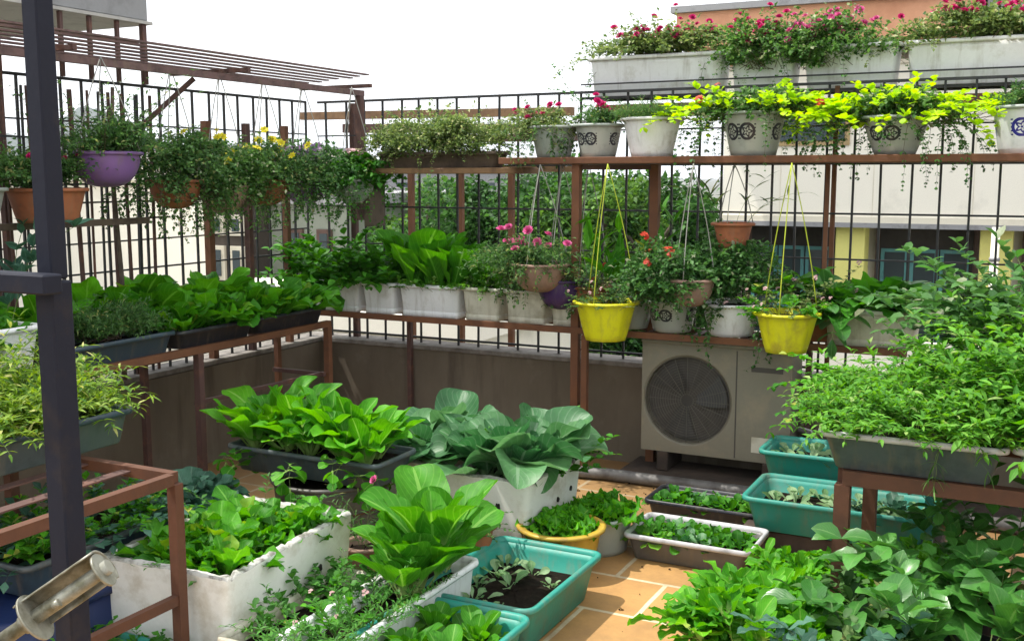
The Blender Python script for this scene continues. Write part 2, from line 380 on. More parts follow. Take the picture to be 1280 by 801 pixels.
def stems(g, P, az, el, L, bend, K, lL, lW, shape='ovate', nu=2, nv=1, t0=.25, lel=.5, lbend=.6, r=.0012, smi=1, mi=0, spread=1.2, opp=False, tube=True, fold=.3, tip=True, wave=0):
    """stems that arch from their bases and carry leaves; returns the stem tips"""
    P = np.asarray(P, float).reshape(-1, 3); n = len(P)
    bc = lambda a: np.broadcast_to(np.asarray(a, float), (n,)).copy()
    az, el, L, bend = map(bc, (az, el, L, bend))
    SEG = 6; u = np.linspace(0, 1, SEG + 1); um = (u[1:] + u[:-1])/2
    am = el[:, None] - bend[:, None]*um[None]
    X = np.concatenate([np.zeros((n, 1)), np.cumsum(np.cos(am)*L[:, None]/SEG, 1)], 1)
    Zc = np.concatenate([np.zeros((n, 1)), np.cumsum(np.sin(am)*L[:, None]/SEG, 1)], 1)
    wob = RG.normal(0, .02, (n, SEG + 1))*L[:, None]*u[None]
    C = P[:, None] + np.stack([X*np.cos(az)[:, None] - wob*np.sin(az)[:, None], X*np.sin(az)[:, None] + wob*np.cos(az)[:, None], Zc], -1)
    if tube:
        rr = r*(1 - .6*u)
        T = np.gradient(C, axis=1); T /= np.linalg.norm(T, axis=2, keepdims=True) + 1e-9
        S0 = np.stack([-np.sin(az), np.cos(az), np.zeros(n)], 1)[:, None]*np.ones((1, SEG + 1, 1))
        B = np.cross(T, S0)
        an = np.arange(3)*2*PI/3
        V = C[:, :, None] + rr[None, :, None, None]*(S0[:, :, None]*np.cos(an)[None, None, :, None] + B[:, :, None]*np.sin(an)[None, None, :, None])
        i = np.arange(SEG)[:, None]*3; j = np.arange(3)[None]
        f = np.stack([i + j, i + (j + 1) % 3, i + 3 + (j + 1) % 3, i + 3 + j], -1).reshape(-1, 4)
        Fa = (np.arange(n)[:, None, None]*(SEG + 1)*3 + f[None]).reshape(-1, 4)
        g.add(V.reshape(-1, 3), Fa, smi)
    t = t0 + (1 - t0)*(np.arange(K) + 1)/K
    t = np.clip(t[None] + RG.normal(0, .03, (n, K)), 0, 1)
    idx = np.clip((t*SEG).astype(int), 0, SEG - 1); fr = t*SEG - idx
    ar = np.arange(n)[:, None]
    LP = C[ar, idx]*(1 - fr)[..., None] + C[ar, idx + 1]*fr[..., None]
    ang = el[:, None] - bend[:, None]*t
    side = np.where(np.arange(K) % 2 == 0, 1, -1)[None]*spread + RG.normal(0, .45, (n, K))
    laz = az[:, None] + side; lele = ang*.5 + lel*.6 + RG.normal(0, .3, (n, K))
    if tip: laz[:, -1] = az; lele[:, -1] = ang[:, -1]
    sz = (1 - .35*t)*RG.uniform(.7, 1.25, (n, K))
    def emit(LA):
        leaves(g, LP.reshape(-1, 3), LA.ravel(), lele.ravel(), (lL*sz).ravel(), (lW*sz).ravel(), lbend*RG.uniform(.3, 1.5, n*K), shape, nu, nv, fold, wave, mi=mi)
    emit(laz)
    if opp: emit(laz + PI + RG.normal(0, .3, (n, K)))
    return C[:, -1], az

def rect_pts(n, lx, ly, z=0., edge=0):
    return np.stack([RG.uniform(-lx/2, lx/2, n), RG.uniform(-ly/2, ly/2, n), np.full(n, z)], 1)
def outward(P, lx, ly, mix=.6):
    """azimuth that leans away from the middle of the pot, and how far out the base sits (0..1)"""
    a = np.arctan2(P[:, 1]/max(ly, .01), P[:, 0]/max(lx, .01)) + RG.normal(0, 1 - mix, len(P))*1.6
    d = np.clip(np.hypot(P[:, 0]/(lx/2), P[:, 1]/(ly/2)), 0, 1)
    return a, d

# ------------------------------------------------------------------ flowers
def flower_mesh(kind, mat, r=.02):
    g = G()
    if kind == 'double':
        for k, (n, e, rr) in enumerate(((9, .15, 1.), (8, .6, .8), (6, 1.0, .6), (4, 1.35, .45))):
            az = np.arange(n)*2*PI/n + k*.4
            leaves(g, np.zeros((n, 3)) + [0, 0, .002*k], az, e, r*rr, r*.42, -.3, 'disc', 3, 1, .35, .3, roll=0)
    elif kind == 'cluster':
        for k in range(11):
            a, b = RG.uniform(0, 6.28), math.acos(RG.uniform(-.1, 1))
            c = np.array([math.cos(a)*math.sin(b), math.sin(a)*math.sin(b), math.cos(b)])*r*.7
            az = np.arange(4)*PI/2 + a
            leaves(g, np.tile(c, (4, 1)), az, .35, r*.45, r*.22, .2, 'disc', 2, 1, .2, roll=0)
    else:
        az = np.arange(7)*2*PI/7
        leaves(g, np.zeros((7, 3)), az, .3, r, r*.34, .2, 'disc', 2, 1, .2, roll=0)
        leaves(g, np.zeros((5, 3)) + [0, 0, .003], az[:5]*1.4, .9, r*.5, r*.25, .2, 'disc', 2, 1, .2, roll=0)
    return g.mesh('flower', [mat])
FL = {k: [flower_mesh(s, M[m], r) for _ in range(2)] for k, (s, m, r) in dict(
    magenta=('double', 'magenta', .024), pink=('double', 'pink', .024), red=('cluster', 'red', .026), yellow=('single', 'yellow', .017),
    palepink=('cluster', 'palepink', .02), violet=('cluster', 'violet', .035)).items()}
def flowers(root, tips, kind, n, lift=.02, size=1., r=None, toward=True):
    """n flowers on short stalks above the chosen stem tips: each one a part"""
    tips = np.asarray(tips)
    sc_ = tips[:, 2] + RG.normal(0, .04, len(tips)) - (tips[:, 1]*.25 if toward else 0)
    idx = np.argsort(-sc_)[:max(n*2, int(len(tips)*.6), 1)]
    idx = RG.choice(idx, min(n, len(idx)), replace=False)
    for i in idx:
        p = tips[i] + [0, 0, lift*RG.uniform(.3, 1.5)]
        o = link('flower', FL[kind][int(RG.integers(2))], root, tuple(p))
        o.rotation_euler = (RG.uniform(.2, 1.1), RG.uniform(-.5, .5), RG.uniform(-.6, .9)); s = size*RG.uniform(.75, 1.2); o.scale = (s, s, s)

# ------------------------------------------------------------------ containers
def rrect(lx, ly, r, z, seg=4, sub=0):
    r = min(r, lx/2 - .001, ly/2 - .001); pts = []
    for cx, cy, a0 in ((lx/2 - r, ly/2 - r, 0), (-lx/2 + r, ly/2 - r, PI/2), (-lx/2 + r, -ly/2 + r, PI), (lx/2 - r, -ly/2 + r, 1.5*PI)):
        for k in range(seg + 1):
            a = a0 + k*PI/2/seg; pts.append((cx + r*math.cos(a), cy + r*math.sin(a), z))
    pts = np.array(pts)
    if sub:
        q = []
        for i in range(len(pts)):
            a, b = pts[i], pts[(i + 1) % len(pts)]
            m = max(1, int(np.linalg.norm(b - a)/sub))
            for k in range(m): q.append(a + (b - a)*k/m)
        pts = np.array(q)
    return pts
def circ(r, z, k=36, lob=0, amp=0): 
    a = np.arange(k)*2*PI/k; rr = r*(1 + amp*np.cos(lob*a)) if lob else r*np.ones(k)
    return np.stack([rr*np.cos(a), rr*np.sin(a), np.full(k, z)], 1)

SOILZ = {}
def mound(root, mat, n, c, r, lL, lW, nc=14, shape='ovate', nu=2, fill=.5, name='foliage', droop=0., fold=.3, tw=40, wave=0, flat=.8, csz=.42, spike=0.):
    """a dense uneven cushion of small leaves on fine twigs, centred on c with half sizes r"""
    c = np.array(c); r = np.array(r); g = G()
    d = RG.normal(0, 1, (nc, 3)); d /= np.linalg.norm(d, axis=1)[:, None]; d[:, 2] = np.where(d[:, 2] < -.3, d[:, 2]*.6, d[:, 2])
    C = d*(RG.uniform(0, 1, nc)**.5)[:, None]*r*(1 - csz*.8)
    cr = RG.uniform(.7, 1.25, nc)[:, None]*csz*r[None]
    n1 = n - int(n*.22); ci = RG.integers(0, nc, n1)
    e = RG.normal(0, 1, (n1, 3)); e /= np.linalg.norm(e, axis=1)[:, None]
    P1 = C[ci] + e*(RG.uniform(.12, 1.1, n1)**fill)[:, None]*cr[ci]
    k = int(n*.22)//9; s = RG.normal(0, 1, (k, 3)); s /= np.linalg.norm(s, axis=1)[:, None]; s[:, 2] = np.abs(s[:, 2])*.9 - .25
    a0 = s*r*.75; ln = RG.uniform(.25, .6, k)[:, None]*r.mean()*(1 + spike); t = RG.uniform(0, 1, (k, 9, 1))
    P2 = (a0[:, None] + (s/np.linalg.norm(s, axis=1)[:, None])[:, None]*ln[:, None]*t + np.array([0, 0, -1])*droop*ln[:, None]*t*t).reshape(-1, 3)
    P = np.concatenate([P1, P2]); P += RG.normal(0, .004, P.shape); m = len(P)
    az = np.arctan2(P[:, 1], P[:, 0]) + RG.normal(0, .9, m); el = RG.normal(.35, .55, m) - droop*.5
    leaves(g, P + c, az, el, lL*RG.uniform(.55, 1.3, m), lW*RG.uniform(.7, 1.2, m), RG.uniform(.1, 1.2, m), shape, nu, 1, fold, wave, roll=RG.normal(0, .5, m))
    for q in range(tw):
        j = RG.integers(0, m); b0 = np.array([RG.normal(0, .25)*r[0], RG.normal(0, .25)*r[1], -r[2]*.6]); mid = (b0 + P[j])*.5 + RG.normal(0, .01, 3)
        g.tube([b0 + c, mid + c, P[j] + c], [.0018, .0013, .0008], 3, 1, cap=False)
    g.build(name, [M[mat], M['woody']], root)
    top = P[P[:, 2] > np.quantile(P[:, 2], .5)] + c
    return top if len(top) else P + c
def soil_part(root, ring_fn, z):
    g = G(); rings = []
    for s_ in (1., .93, .85, .76, .66, .56, .46, .36, .26, .16, .05):
        q = ring_fn(s_).copy(); q[:, 2] = z + (1 - s_)*.012 + RG.normal(0, .0035, len(q)); rings.append(q)
    g.loft(rings, close_last=True)
    return g.build('soil', M['soil'], root)
def tray(name, label, cat, x0, x1, y0, y1, z0, h, mat, group=None, taper=.025, r=.025, rim=.012, fill=.72, rz=0, rimmat=None, t=.006, ribs=False):
    lx, ly = x1 - x0, y1 - y0
    root = thing(name, label, cat, ((x0 + x1)/2, (y0 + y1)/2, z0), group, rz)
    g = G()
    prof = [(-taper*1.0, 0), (-taper*.9, .004), (-taper*.25, h*.80), (-taper*.05, h - .014), (-t, h - .014), (-taper*.3 - t, h*.78), (-taper - t, .008)]
    g.loft([rrect(lx + 2*o, ly + 2*o, r, z) for o, z in prof], close_first=True, close_last=True)
    g.build('tub', M[mat], root)
    g = G()
    g.loft([rrect(lx + 2*o, ly + 2*o, r + max(o, 0), z) for o, z in ((-.002, h - .018), (rim, h - .020), (rim + .002, h - .012), (rim, h - .001), (rim*.4, h + .001), (-t*.8, h - .002), (-t - .002, h - .016))])
    g.build('rim', M[rimmat or mat], root)
    k = -taper*(1 - fill) - t
    soil_part(root, lambda s_: rrect((lx + 2*k)*s_, (ly + 2*k)*s_, r*s_, 0), h*fill)
    SOILZ[root.name] = (lx - .04 - 3.2*taper*(1 - fill), ly - .04 - 3.2*taper*(1 - fill), h*fill)
    return root
def pot(name, label, cat, x, y, z0, r, h, mat, group=None, foot=.72, lip=.012, fill=.85, belly=.0, lob=0, hang=None, cordmat='cord', cutz=None, lipmat=None):
    root = thing(name, label, cat, (x, y, z0), group)
    g = G(); amp = .03 if lob else 0
    us = np.linspace(0, 1, 9)
    prof = [(r*(foot + (1 - foot)*u**(.55 if belly else .9)) + belly*math.sin(u*PI)*r*.25, h*u) for u in us]
    if belly > .5: prof = [(r*max(.18, math.sin(u*PI/2)**.62), h*(1 - math.cos(u*PI/2))**.9) for u in np.linspace(.04, 1, 12)]
    rings = [circ(a, b, lob=lob, amp=amp) for a, b in prof]
    rings += [circ(r - .008, h, lob=lob, amp=amp), circ(r*.93 - .008, h*.7), circ(r*.8, h*.5)]
    g.loft(rings, close_first=True, close_last=True); g.build('bowl' if hang else 'pot', M[mat], root)
    g = G(); g.loft([circ(a, b) for a, b in ((r + .001, h - .014), (r + lip, h - .013), (r + lip + .002, h - .003), (r + lip*.6, h + .002), (r - .008, h), (r - .010, h - .012))])
    g.build('rim', M[lipmat or (mat if 'glaze' not in mat or mat == 'gold_glaze' else 'cool_plastic')], root)
    soil_part(root, lambda s_: circ((r - .01)*s_*.96, 0), h*fill)
    if hang:
        n = 3
        for k in range(n):
            a = k*2*PI/n + .5; g = G()
            top = np.array([0, 0, hang - z0]); bot = np.array([(r + .004)*math.cos(a), (r + .004)*math.sin(a), h - .004])
            pts = [bot + (top - bot)*q + np.array([math.cos(a), math.sin(a), 0])*.012*math.sin(q*PI) for q in np.linspace(0, 1, 8)]
            g.tube(pts, .0026, 5); g.build('cord', M[cordmat], root)
    SOILZ[root.name] = (r*1.6, r*1.6, h*fill)
    return root
def foam_box(label, x0, x1, y0, y1, h, rz=0, holes=(), t=.028, group='old foam boxes used as vegetable beds'):
    lx, ly = x1 - x0, y1 - y0
    root = thing('foam_box', label, 'foam box', ((x0 + x1)/2, (y0 + y1)/2, .004), group, rz)
    base = rrect(lx, ly, .025, 0, sub=.018)
    g = G(); fn = lambda o, z: base*[(lx + 2*o)/lx, (ly + 2*o)/ly, 0] + [0, 0, z]
    rings = [fn(-.03, 0), fn(-.022, .01), fn(-.015, h*.4), fn(-.004, h*.8), fn(0, h - .008), fn(-.004, h), fn(-t + .004, h), fn(-t, h - .006), fn(-t - .006, h*.5)]
    k = len(rings[0]); nz = np.convolve(RG.normal(0, 1, k + 8), np.ones(5)/5, 'same')[4:-4]*.004
    nz += np.where(RG.random(k) > .96, -.010, 0)
    for q in (4, 5, 6, 7): rings[q][:, 2] += nz + RG.normal(0, .0015, k); rings[q][:, :2] += RG.normal(0, .0006, (k, 2))
    n0 = len(rings[0])
    g.loft(rings[:5], 0, close_first=True); g.loft(rings[4:7], 1); g.loft(rings[6:], 0, close_last=True)
    g.build('foam_shell', [M['foam'], M['foam_edge']], root)
    for (face, a, z, s_) in holes:                  # punched drain holes
        g = G(); k = 12; ang = np.arange(k)*2*PI/k; rr = .011*s_*(1 + RG.normal(0, .12, k))
        off = .010*(1 - z/h)
        if face == 'front': pts = np.stack([a + rr*np.cos(ang), np.full(k, -ly/2 + off - .001), z + rr*1.3*np.sin(ang)], 1)
        else: pts = np.stack([np.full(k, lx/2 - off + .001), a + rr*np.cos(ang), z + rr*1.3*np.sin(ang)], 1)
        dv = np.array([0, .006, 0]) if face == 'front' else np.array([-.006, 0, 0])
        g.loft([pts, pts + dv], close_first=True, smooth=False); g.build('drain_hole', M['hole'], root)
    soil_part(root, lambda s_: rrect((lx - 2*t - .004)*s_, (ly - 2*t - .004)*s_, .012*s_, 0), h*.8)
    SOILZ[root.name] = (lx - 2*t - .12, ly - 2*t - .12, h*.8)
    return root

# ------------------------------------------------------------------ plants in a container
def head_meshes(kind):
    out = []
    for v in range(4):
        g = G()
        if kind == 'romaine': rosette(g, (0, 0, 0), 17, .29, .046, (42, 90), 'romaine', 12, 3, .20, .4, .8); m = 'romaine'
        elif kind == 'bokchoy': rosette(g, (0, 0, 0), 10, .28, .068, (62, 91), 'round', 14, 3, .10, .40, .75); m = 'bokchoy'
        elif kind == 'collard': rosette(g, (0, 0, 0), 15, .24, .078, (54, 91), 'round', 12, 3, .10, .45, 1.5); m = 'collard'
        elif kind == 'kale': rosette(g, (0, 0, 0), 13, .18, .05, (15, 80), 'round', 9, 3, .25, .3, .9); m = 'kale'
        elif kind == 'lettuce': rosette(g, (0, 0, 0), 16, .13, .045, (15, 80), 'spoon', 7, 2, .5, .3, .8); m = 'lettuce'
        elif kind == 'curly': rosette(g, (0, 0, 0), 20, .10, .036, (10, 82), 'lobed', 9, 2, .7, .3, .7); m = 'lettuce'
        elif kind == 'greens': rosette(g, (0, 0, 0), 17, .18, .045, (38, 88), 'lobed', 9, 2, .4, .3, .9); m = 'greens'
        elif kind == 'darkgreens': rosette(g, (0, 0, 0), 14, .19, .055, (15, 80), 'ovate', 7, 2, .3, .3, .9); m = 'darkgreens'
        elif kind == 'bigleaf': rosette(g, (0, 0, 0), 11, .31, .078, (58, 89), 'romaine', 10, 3, .2, .35, .35); m = 'greens'
        elif kind == 'seedling': rosette(g, (0, 0, 0), 7, .075, .020, (30, 75), 'spoon', 7, 2, .1, .3, .8); m = 'seedling'
        elif kind == 'smallgreen': rosette(g, (0, 0, 0), 9, .09, .028, (15, 70), 'round', 6, 1, .2, .3, .8); m = 'spinach'
        elif kind == 'darkseed': rosette(g, (0, 0, 0), 10, .085, .026, (15, 80), 'round', 7, 2, .3, .3, .8); m = ('darkgreens', 'spinach', 'collard', 'darkgreens')[v]
        out.append(g.mesh(kind, [M[m]]))
    return out
HM = {}
PARTNAME = dict(romaine='lettuce_plant', bokchoy='bok_choy', collard='cabbage_plant', kale='kale_plant', lettuce='lettuce_plant', curly='lettuce_plant', greens='leafy_green',
                darkgreens='leafy_green', bigleaf='leafy_green', seedling='seedling', smallgreen='seedling', darkseed='seedling')
def head(root, kind, x, y, z, s=1., tilt=.1):
    if kind not in HM: HM[kind] = head_meshes(kind)
    o = link(PARTNAME[kind], HM[kind][int(RG.integers(4))], root, (x, y, z))
    o.rotation_euler = (RG.normal(0, tilt), RG.normal(0, tilt), RG.uniform(0, 6.28)); o.scale = (s*RG.uniform(.92, 1.1),)*2 + (s*RG.uniform(.9, 1.15),)
    return o
def heads(root, kind, nx, ny, s=1., jit=.2, z=0., var=.15, skip=0.):
    lx, ly, zs = SOILZ[root.name]
    for i in range(nx):
        for j in range(ny):
            if RG.random() < skip: continue
            x = (-.5 + (i + .5)/nx + RG.normal(0, jit/nx*.5))*lx; y = (-.5 + (j + .5)/ny + RG.normal(0, jit/ny*.5))*ly
            head(root, kind, x, y, zs + z, s*RG.uniform(1 - var, 1 + var))
def bush(root, mat, n, L, lL, lW, K=12, lean=1.0, bend=.7, shape='ovate', name='foliage', stem='woody', opp=True, t0=.2, up=1.45, over=0., nu=2, ext=(0, 0), fold=.3, zoff=0, r=.0013, spread=1.2, lvar=.3, shift=(0, 0), lel=.5, wave=0):
    """many leafy stems rising from the whole soil area and leaning outwards"""
    lx, ly, zs = SOILZ[root.name]; lx += ext[0]; ly += ext[1]
    P = rect_pts(n, lx, ly, zs + zoff) + [shift[0], shift[1], 0]
    a, d = outward(P - [shift[0], shift[1], 0], lx, ly)
    el = up - lean*d*RG.uniform(.5, 1.1, n)
    g = G()
    tips, az = stems(g, P, a, el, L*RG.uniform(1 - lvar, 1 + lvar, n), bend*RG.uniform(.3, 1.4, n) + over*d, K, lL, lW, shape, nu=nu, opp=opp, t0=t0, fold=fold, r=r, spread=spread, lel=lel, wave=wave)
    g.build(name, [M[mat], M[stem]], root)
    return tips

# ================================================================== THE SETTING
# terrace floor: tan tiles in running bond with pale grout
def floor_mat():
    m, nt, b = newmat('tan_tiles')
    w = worldpos(nt)
    mp = nd(nt, 'ShaderNodeMapping'); nt.links.new(w, mp.inputs[0])
    mp.inputs['Location'].default_value = (1.49 + 4.2, -3.55 + 7.06, 0)
    jit = noise(nt, 3.0, 3, .5, vec=w)
    off = nd(nt, 'ShaderNodeVectorMath', operation='ADD'); nt.links.new(mp.outputs[0], off.inputs[0])
    cmb = nd(nt, 'ShaderNodeCombineXYZ'); nt.links.new(mth(nt, 'MULTIPLY', jit, .012), cmb.inputs[0]); nt.links.new(mth(nt, 'MULTIPLY', jit, .014), cmb.inputs[1])
    nt.links.new(cmb.outputs[0], off.inputs[1])
    br = nd(nt, 'ShaderNodeTexBrick', Scale=1.0); br.offset = .5
    br.inputs['Brick Width'].default_value = .42; br.inputs['Row Height'].default_value = .353
    br.inputs['Mortar Size'].default_value = .010; br.inputs['Mortar Smooth'].default_value = .2
    br.inputs['Color1'].default_value = (.58, .33, .11, 1); br.inputs['Color2'].default_value = (.47, .25, .085, 1); br.inputs['Mortar'].default_value = (.74, .66, .46, 1)
    nt.links.new(off.outputs[0], br.inputs['Vector'])
    st = ramp(nt, noise(nt, 2.2, 7, .7, vec=w), [(.42, 0.), (.72, 1.)])
    c = mixc(nt, br.outputs['Color'], (.16, .09, .04), mth(nt, 'MULTIPLY', st, .75))
    # mud and leaf stains further from the swept middle
    sp = nd(nt, 'ShaderNodeSeparateXYZ'); nt.links.new(w, sp.inputs[0])
    far = mth(nt, 'MULTIPLY', ramp(nt, mth(nt, 'ADD', mth(nt, 'MULTIPLY', mth(nt, 'SUBTRACT', sp.outputs[1], 3.95), .9), mth(nt, 'MULTIPLY', noise(nt, 5, 5, .7, vec=w), .8)), [(.35, 0.), (.75, 1.)]), .62)
    c = mixc(nt, c, (.16, .095, .045), far)
    f = noise(nt, 55, 5, .7, vec=w)
    c = mixc(nt, c, (.22, .13, .05), mth(nt, 'MULTIPLY', f, .45))
    nt.links.new(c, b.inputs['Base Color'])
    b.inputs['Roughness'].default_value = .6
    h = mth(nt, 'ADD', mth(nt, 'MULTIPLY', br.outputs['Fac'], .6), mth(nt, 'MULTIPLY', f, .25))
    bump(nt, b, h, .35, .004)
    return m
M['tiles'] = floor_mat()
g = G(); n = 60
xs = np.linspace(-4.17, 3.2, n); ys = np.linspace(-1.5, 5.55, n)
X, Yg = np.meshgrid(xs, ys); V = np.stack([X, Yg, 0*X], -1).reshape(-1, 3)
i = np.arange(n - 1)[:, None]*n; j = np.arange(n - 1)[None]
g.add(V, np.stack([i + j, i + j + 1, i + n + j + 1, i + n + j], -1).reshape(-1, 4))
structure(g.build('terrace_floor', M['tiles']))

# the dark weathered parapet
def wall_mat():
    m, nt, b = newmat('weathered_render')
    w = worldpos(nt)
    mp = nd(nt, 'ShaderNodeMapping'); nt.links.new(w, mp.inputs[0]); mp.inputs['Scale'].default_value = (1.0, 1.0, .4)
    s = noise(nt, 2.4, 7, .65, vec=mp.outputs[0])
    c = mixc(nt, (.165, .135, .098), (.105, .084, .06), ramp(nt, s, [(.35, 0.), (.70, 1.)]))
    s2 = noise(nt, 4, 6, .65, vec=w)
    c = mixc(nt, c, (.22, .19, .15), mth(nt, 'MULTIPLY', ramp(nt, s2, [(.58, 0.), (.75, 1.)]), .5))
    mp2 = nd(nt, 'ShaderNodeMapping'); nt.links.new(w, mp2.inputs[0]); mp2.inputs['Scale'].default_value = (7, 7, .8)
    s3 = noise(nt, 1.0, 5, .6, vec=mp2.outputs[0])
    c = mixc(nt, c, (.05, .036, .026), mth(nt, 'MULTIPLY', ramp(nt, s3, [(.55, 0.), (.70, 1.)]), .6))
    nt.links.new(c, b.inputs['Base Color']); b.inputs['Roughness'].default_value = .85
    bump(nt, b, s2, .4, .01); return m
M['render'] = wall_mat()
M['coping'] = plain('coping', (.24, .22, .20), .8, (.10, .085, .07), 9, (.45, .65), bmp=.4)
def parapet(name, label, x0, x1, y0, y1, cx0, cx1, cy0, cy1):
    root = thing(name, label, 'wall', ((x0 + x1)/2, (y0 + y1)/2, 0))
    ox, oy = root.location.x, root.location.y
    g = G(); g.box(x0 - ox, x1 - ox, y0 - oy, y1 - oy, -9, .545); g.build('wall_body', M['render'], root)
    g = G(); g.box(cx0 - ox, cx1 - ox, cy0 - oy, cy1 - oy, .547, .575, bev=.004); g.build('coping', M['coping'], root)
parapet('parapet_wall', 'low dark brown wall along the back of the terrace, behind the air conditioner', -4.17, 3.2, 5.55, 5.72, -4.17, 3.2, 5.535, 5.735)
parapet('parapet_wall', 'low dark brown wall along the left side of the terrace under the leafy shelf', -4.34, -4.17, -1.5, 5.72, -4.355, -4.175, -1.5, 5.735)

# fences: thin black bars with rails
def bars_fence(label, along, fixed, a0, a1, step, rails, z0=.575, z1=2.06, skew=.004, extra=()):
    root = thing('metal_fence', label, 'fence', (fixed, a0, 0) if along == 'y' else (a0, fixed, 0), 'black bar fences on the parapets')
    def pt(a, z, o=0): return (o, a - a0, z) if along == 'y' else (a - a0, o, z)
    me = G(); me.bar((0, 0, 0), (0, 0, z1 - z0), .011)
    me = me.mesh('vertical_bar', M['black_iron'])
    k = 0; a = a0 + step*.5
    while a < a1:
        o = link('vertical_bar', me, root, pt(a, z0)); o.rotation_euler = (RG.normal(0, skew), RG.normal(0, skew), 0); a += step*RG.uniform(.97, 1.03); k += 1
    for z, th in rails:
        g = G(); g.bar(pt(a0, z, -.011), pt(a1, z, -.011), th); g.build('rail', M['black_iron'], root)
    for (a, zt, w, mt) in extra:
        g = G(); g.bar(pt(a, z0, .03), pt(a, zt, .03), w); g.build('post', M[mt], root)
    return root
bars_fence('black metal bar fence standing on the back wall, behind the two shelves of pots', 'x', 5.63, -4.22, 3.0, .135,
           ((.61, .012), (.90, .008), (1.18, .009), (1.41, .010), (1.66, .010), (1.85, .008), (2.06, .014)),
           extra=((-3.98, 2.05, .035, 'rust_dark'), (-1.02, 2.05, .022, 'rust')))
lf = bars_fence('black metal bar fence standing on the left wall under the slatted rusty canopy', 'y', -4.25, -1.4, 5.55, .125,
           ((.61, .012), (.84, .008), (1.12, .009), (1.27, .008), (1.47, .009), (1.66, .010), (1.86, .008), (2.06, .014)),
           extra=((4.60, 1.9, .04, 'rust'), (4.93, 1.9, .035, 'rust_dark'), (5.28, 1.9, .035, 'rust'), (3.3, 2.1, .03, 'rust_dark')))
# second, denser screen on the nearer half of the left fence
root = thing('wire_screen', 'rusty brown screen of uneven bars doubled up inside the left fence, near the dark post', 'screen', (-4.13, 1.5, 0))
for k in range(35):
    g = G(); yy = k*.076 + RG.normal(0, .012); g.bar((RG.normal(0, .006), yy, .60), (RG.normal(0, .01), yy + RG.normal(0, .02), 2.0), RG.choice([.009, .012, .016])); g.build('vertical_bar', M['rust_dark' if k % 3 else 'black_iron'], root)
for z in (.98, 1.38, 1.56, 1.78):
    g = G(); g.bar((.012, 0, z), (.012, 2.7, z + RG.normal(0, .01)), .009); g.build('rail', M['black_iron'], root)
# weathered sticks tied to the screen
for q, (y_, z1_, t_, lab) in enumerate(((3.42, 1.75, .03, 'grey brown wooden stick tied upright to the left fence, below the purple bowl'),
                                  (3.80, 2.02, .026, 'long thin wooden stick tied upright to the left fence, right of the purple bowl'),
                                  (2.98, 1.7, .028, 'short wooden stick upright on the left fence behind the terracotta flower pot'))):
    g = G(); g.tube([(0, 0, 0), (.01, .004, .5), (-.006, -.01, 1.0), (.004, .008, z1_ - .6)], [t_*.5, t_*.46, t_*.44, t_*.36], 8)
    tag(g.build('wooden_stick', M['wood_grey'], None, (-4.07, y_, .6)), lab, 'stick', 'sticks tied to the left fence')
g = G(); g.bar((0, 0, 0), (0, 2.2, .0), .03, .03)
tag(g.build('wooden_rail', M['wood_grey'], None, (-3.97, 1.7, 1.385)), 'grey wooden rail along the left fence carrying the terracotta pot', 'rail')

# canopy of rusty slats over the left fence
root = thing('slatted_canopy', 'purplish brown canopy of long rusty metal slats running along the top of the left fence', 'canopy', (-4.0, 2.0, 0))
for k in range(8):
    xx = -.24 + k*.066
    g = G(); g.box(xx, xx + .030, -1.6, 3.5 + RG.uniform(-.08, .05), 2.155 + .0065*k, 2.163 + .0065*k); g.build('slat', M['rust_purple'], root)
g = G(); g.bar((.165, -1.6, 2.10), (.165, 3.56, 2.10), .03, .032); g.build('edge_beam', M['rust_purple'], root)
for yy in (-.9, .2, 1.3, 2.4, 3.5):
    g = G(); g.bar((-.26, yy, 2.138), (.27, yy, 2.138), .022); g.build('crossbar', M['rust_dark'], root)
g = G(); g.bar((.17, 3.52, 2.083), (.17, 3.52, 1.33), .04); g.build('post', M['rust_dark'], root)
g = G(); g.bar((.13, 2.15, 2.08), (-.2, 1.95, 1.74), .022); g.build('brace', M['rust_dark'], root)

# the neighbour's grey awning above the canopy at the far left
root = thing('grey_awning', 'pale grey boxed awning jutting out above the left fence, cut off by the frame', 'awning', (-4.0, 2.0, 0))
M['awning'] = plain('awning', (.26, .265, .27), .7, (.16, .16, .16), 5, bmp=.1); M['awning_pale'] = plain('awning_pale', (.42, .41, .38), .7)
g = G(); g.box(-1.6, -.17, -1.2, 2.16, 2.375, 2.8, bev=.006); g.build('fascia', M['awning'], root)
g = G(); g.box(-1.58, -.155, -1.2, 2.175, 2.358, 2.373); g.build('edge_trim', M['awning_pale'], root)
for k in range(11):
    yy = 2.13 - k*.17
    g = G(); g.bar((-.18, yy, 2.357), (-.18, yy, 2.06), .018 if k else .026); g.build('hanger_bar', M['rust_dark'], root)
g = G(); g.bar((-.185, -1.2, 2.262), (-.185, 2.1, 2.262), .014); g.build('rail', M['rust_dark'], root)

# rail and stubs outside the back fence
root = thing('timber_rack', 'weathered timber beams of a rack outside the back fence, at the left corner', 'rack', (-4.5, 5.95, 0))
for (p, q, w_, h_, mt) in (((-.1, 0, 2.0), (1.9, 0, 1.98), .05, .05, 'wood'), ((.0, .35, 1.93), (1.5, .35, 1.90), .06, .06, 'rust_dark'), ((.1, .6, 1.86), (1.9, .6, 1.85), .04, .05, 'rust_purple')):
    g = G(); g.bar(p, q, w_, h_, 0); g.build('beam', M[mt], root)
for xx in (.75, 1.12, 1.48):
    g = G(); g.bar((xx, .02, -.2), (xx, .02, 1.62), .034); g.build('upright', M['rust'], root)
g = G(); g.bar((-.1, .05, 1.66), (1.9, .05, 1.64), .035); g.build('beam', M['wood'], root)

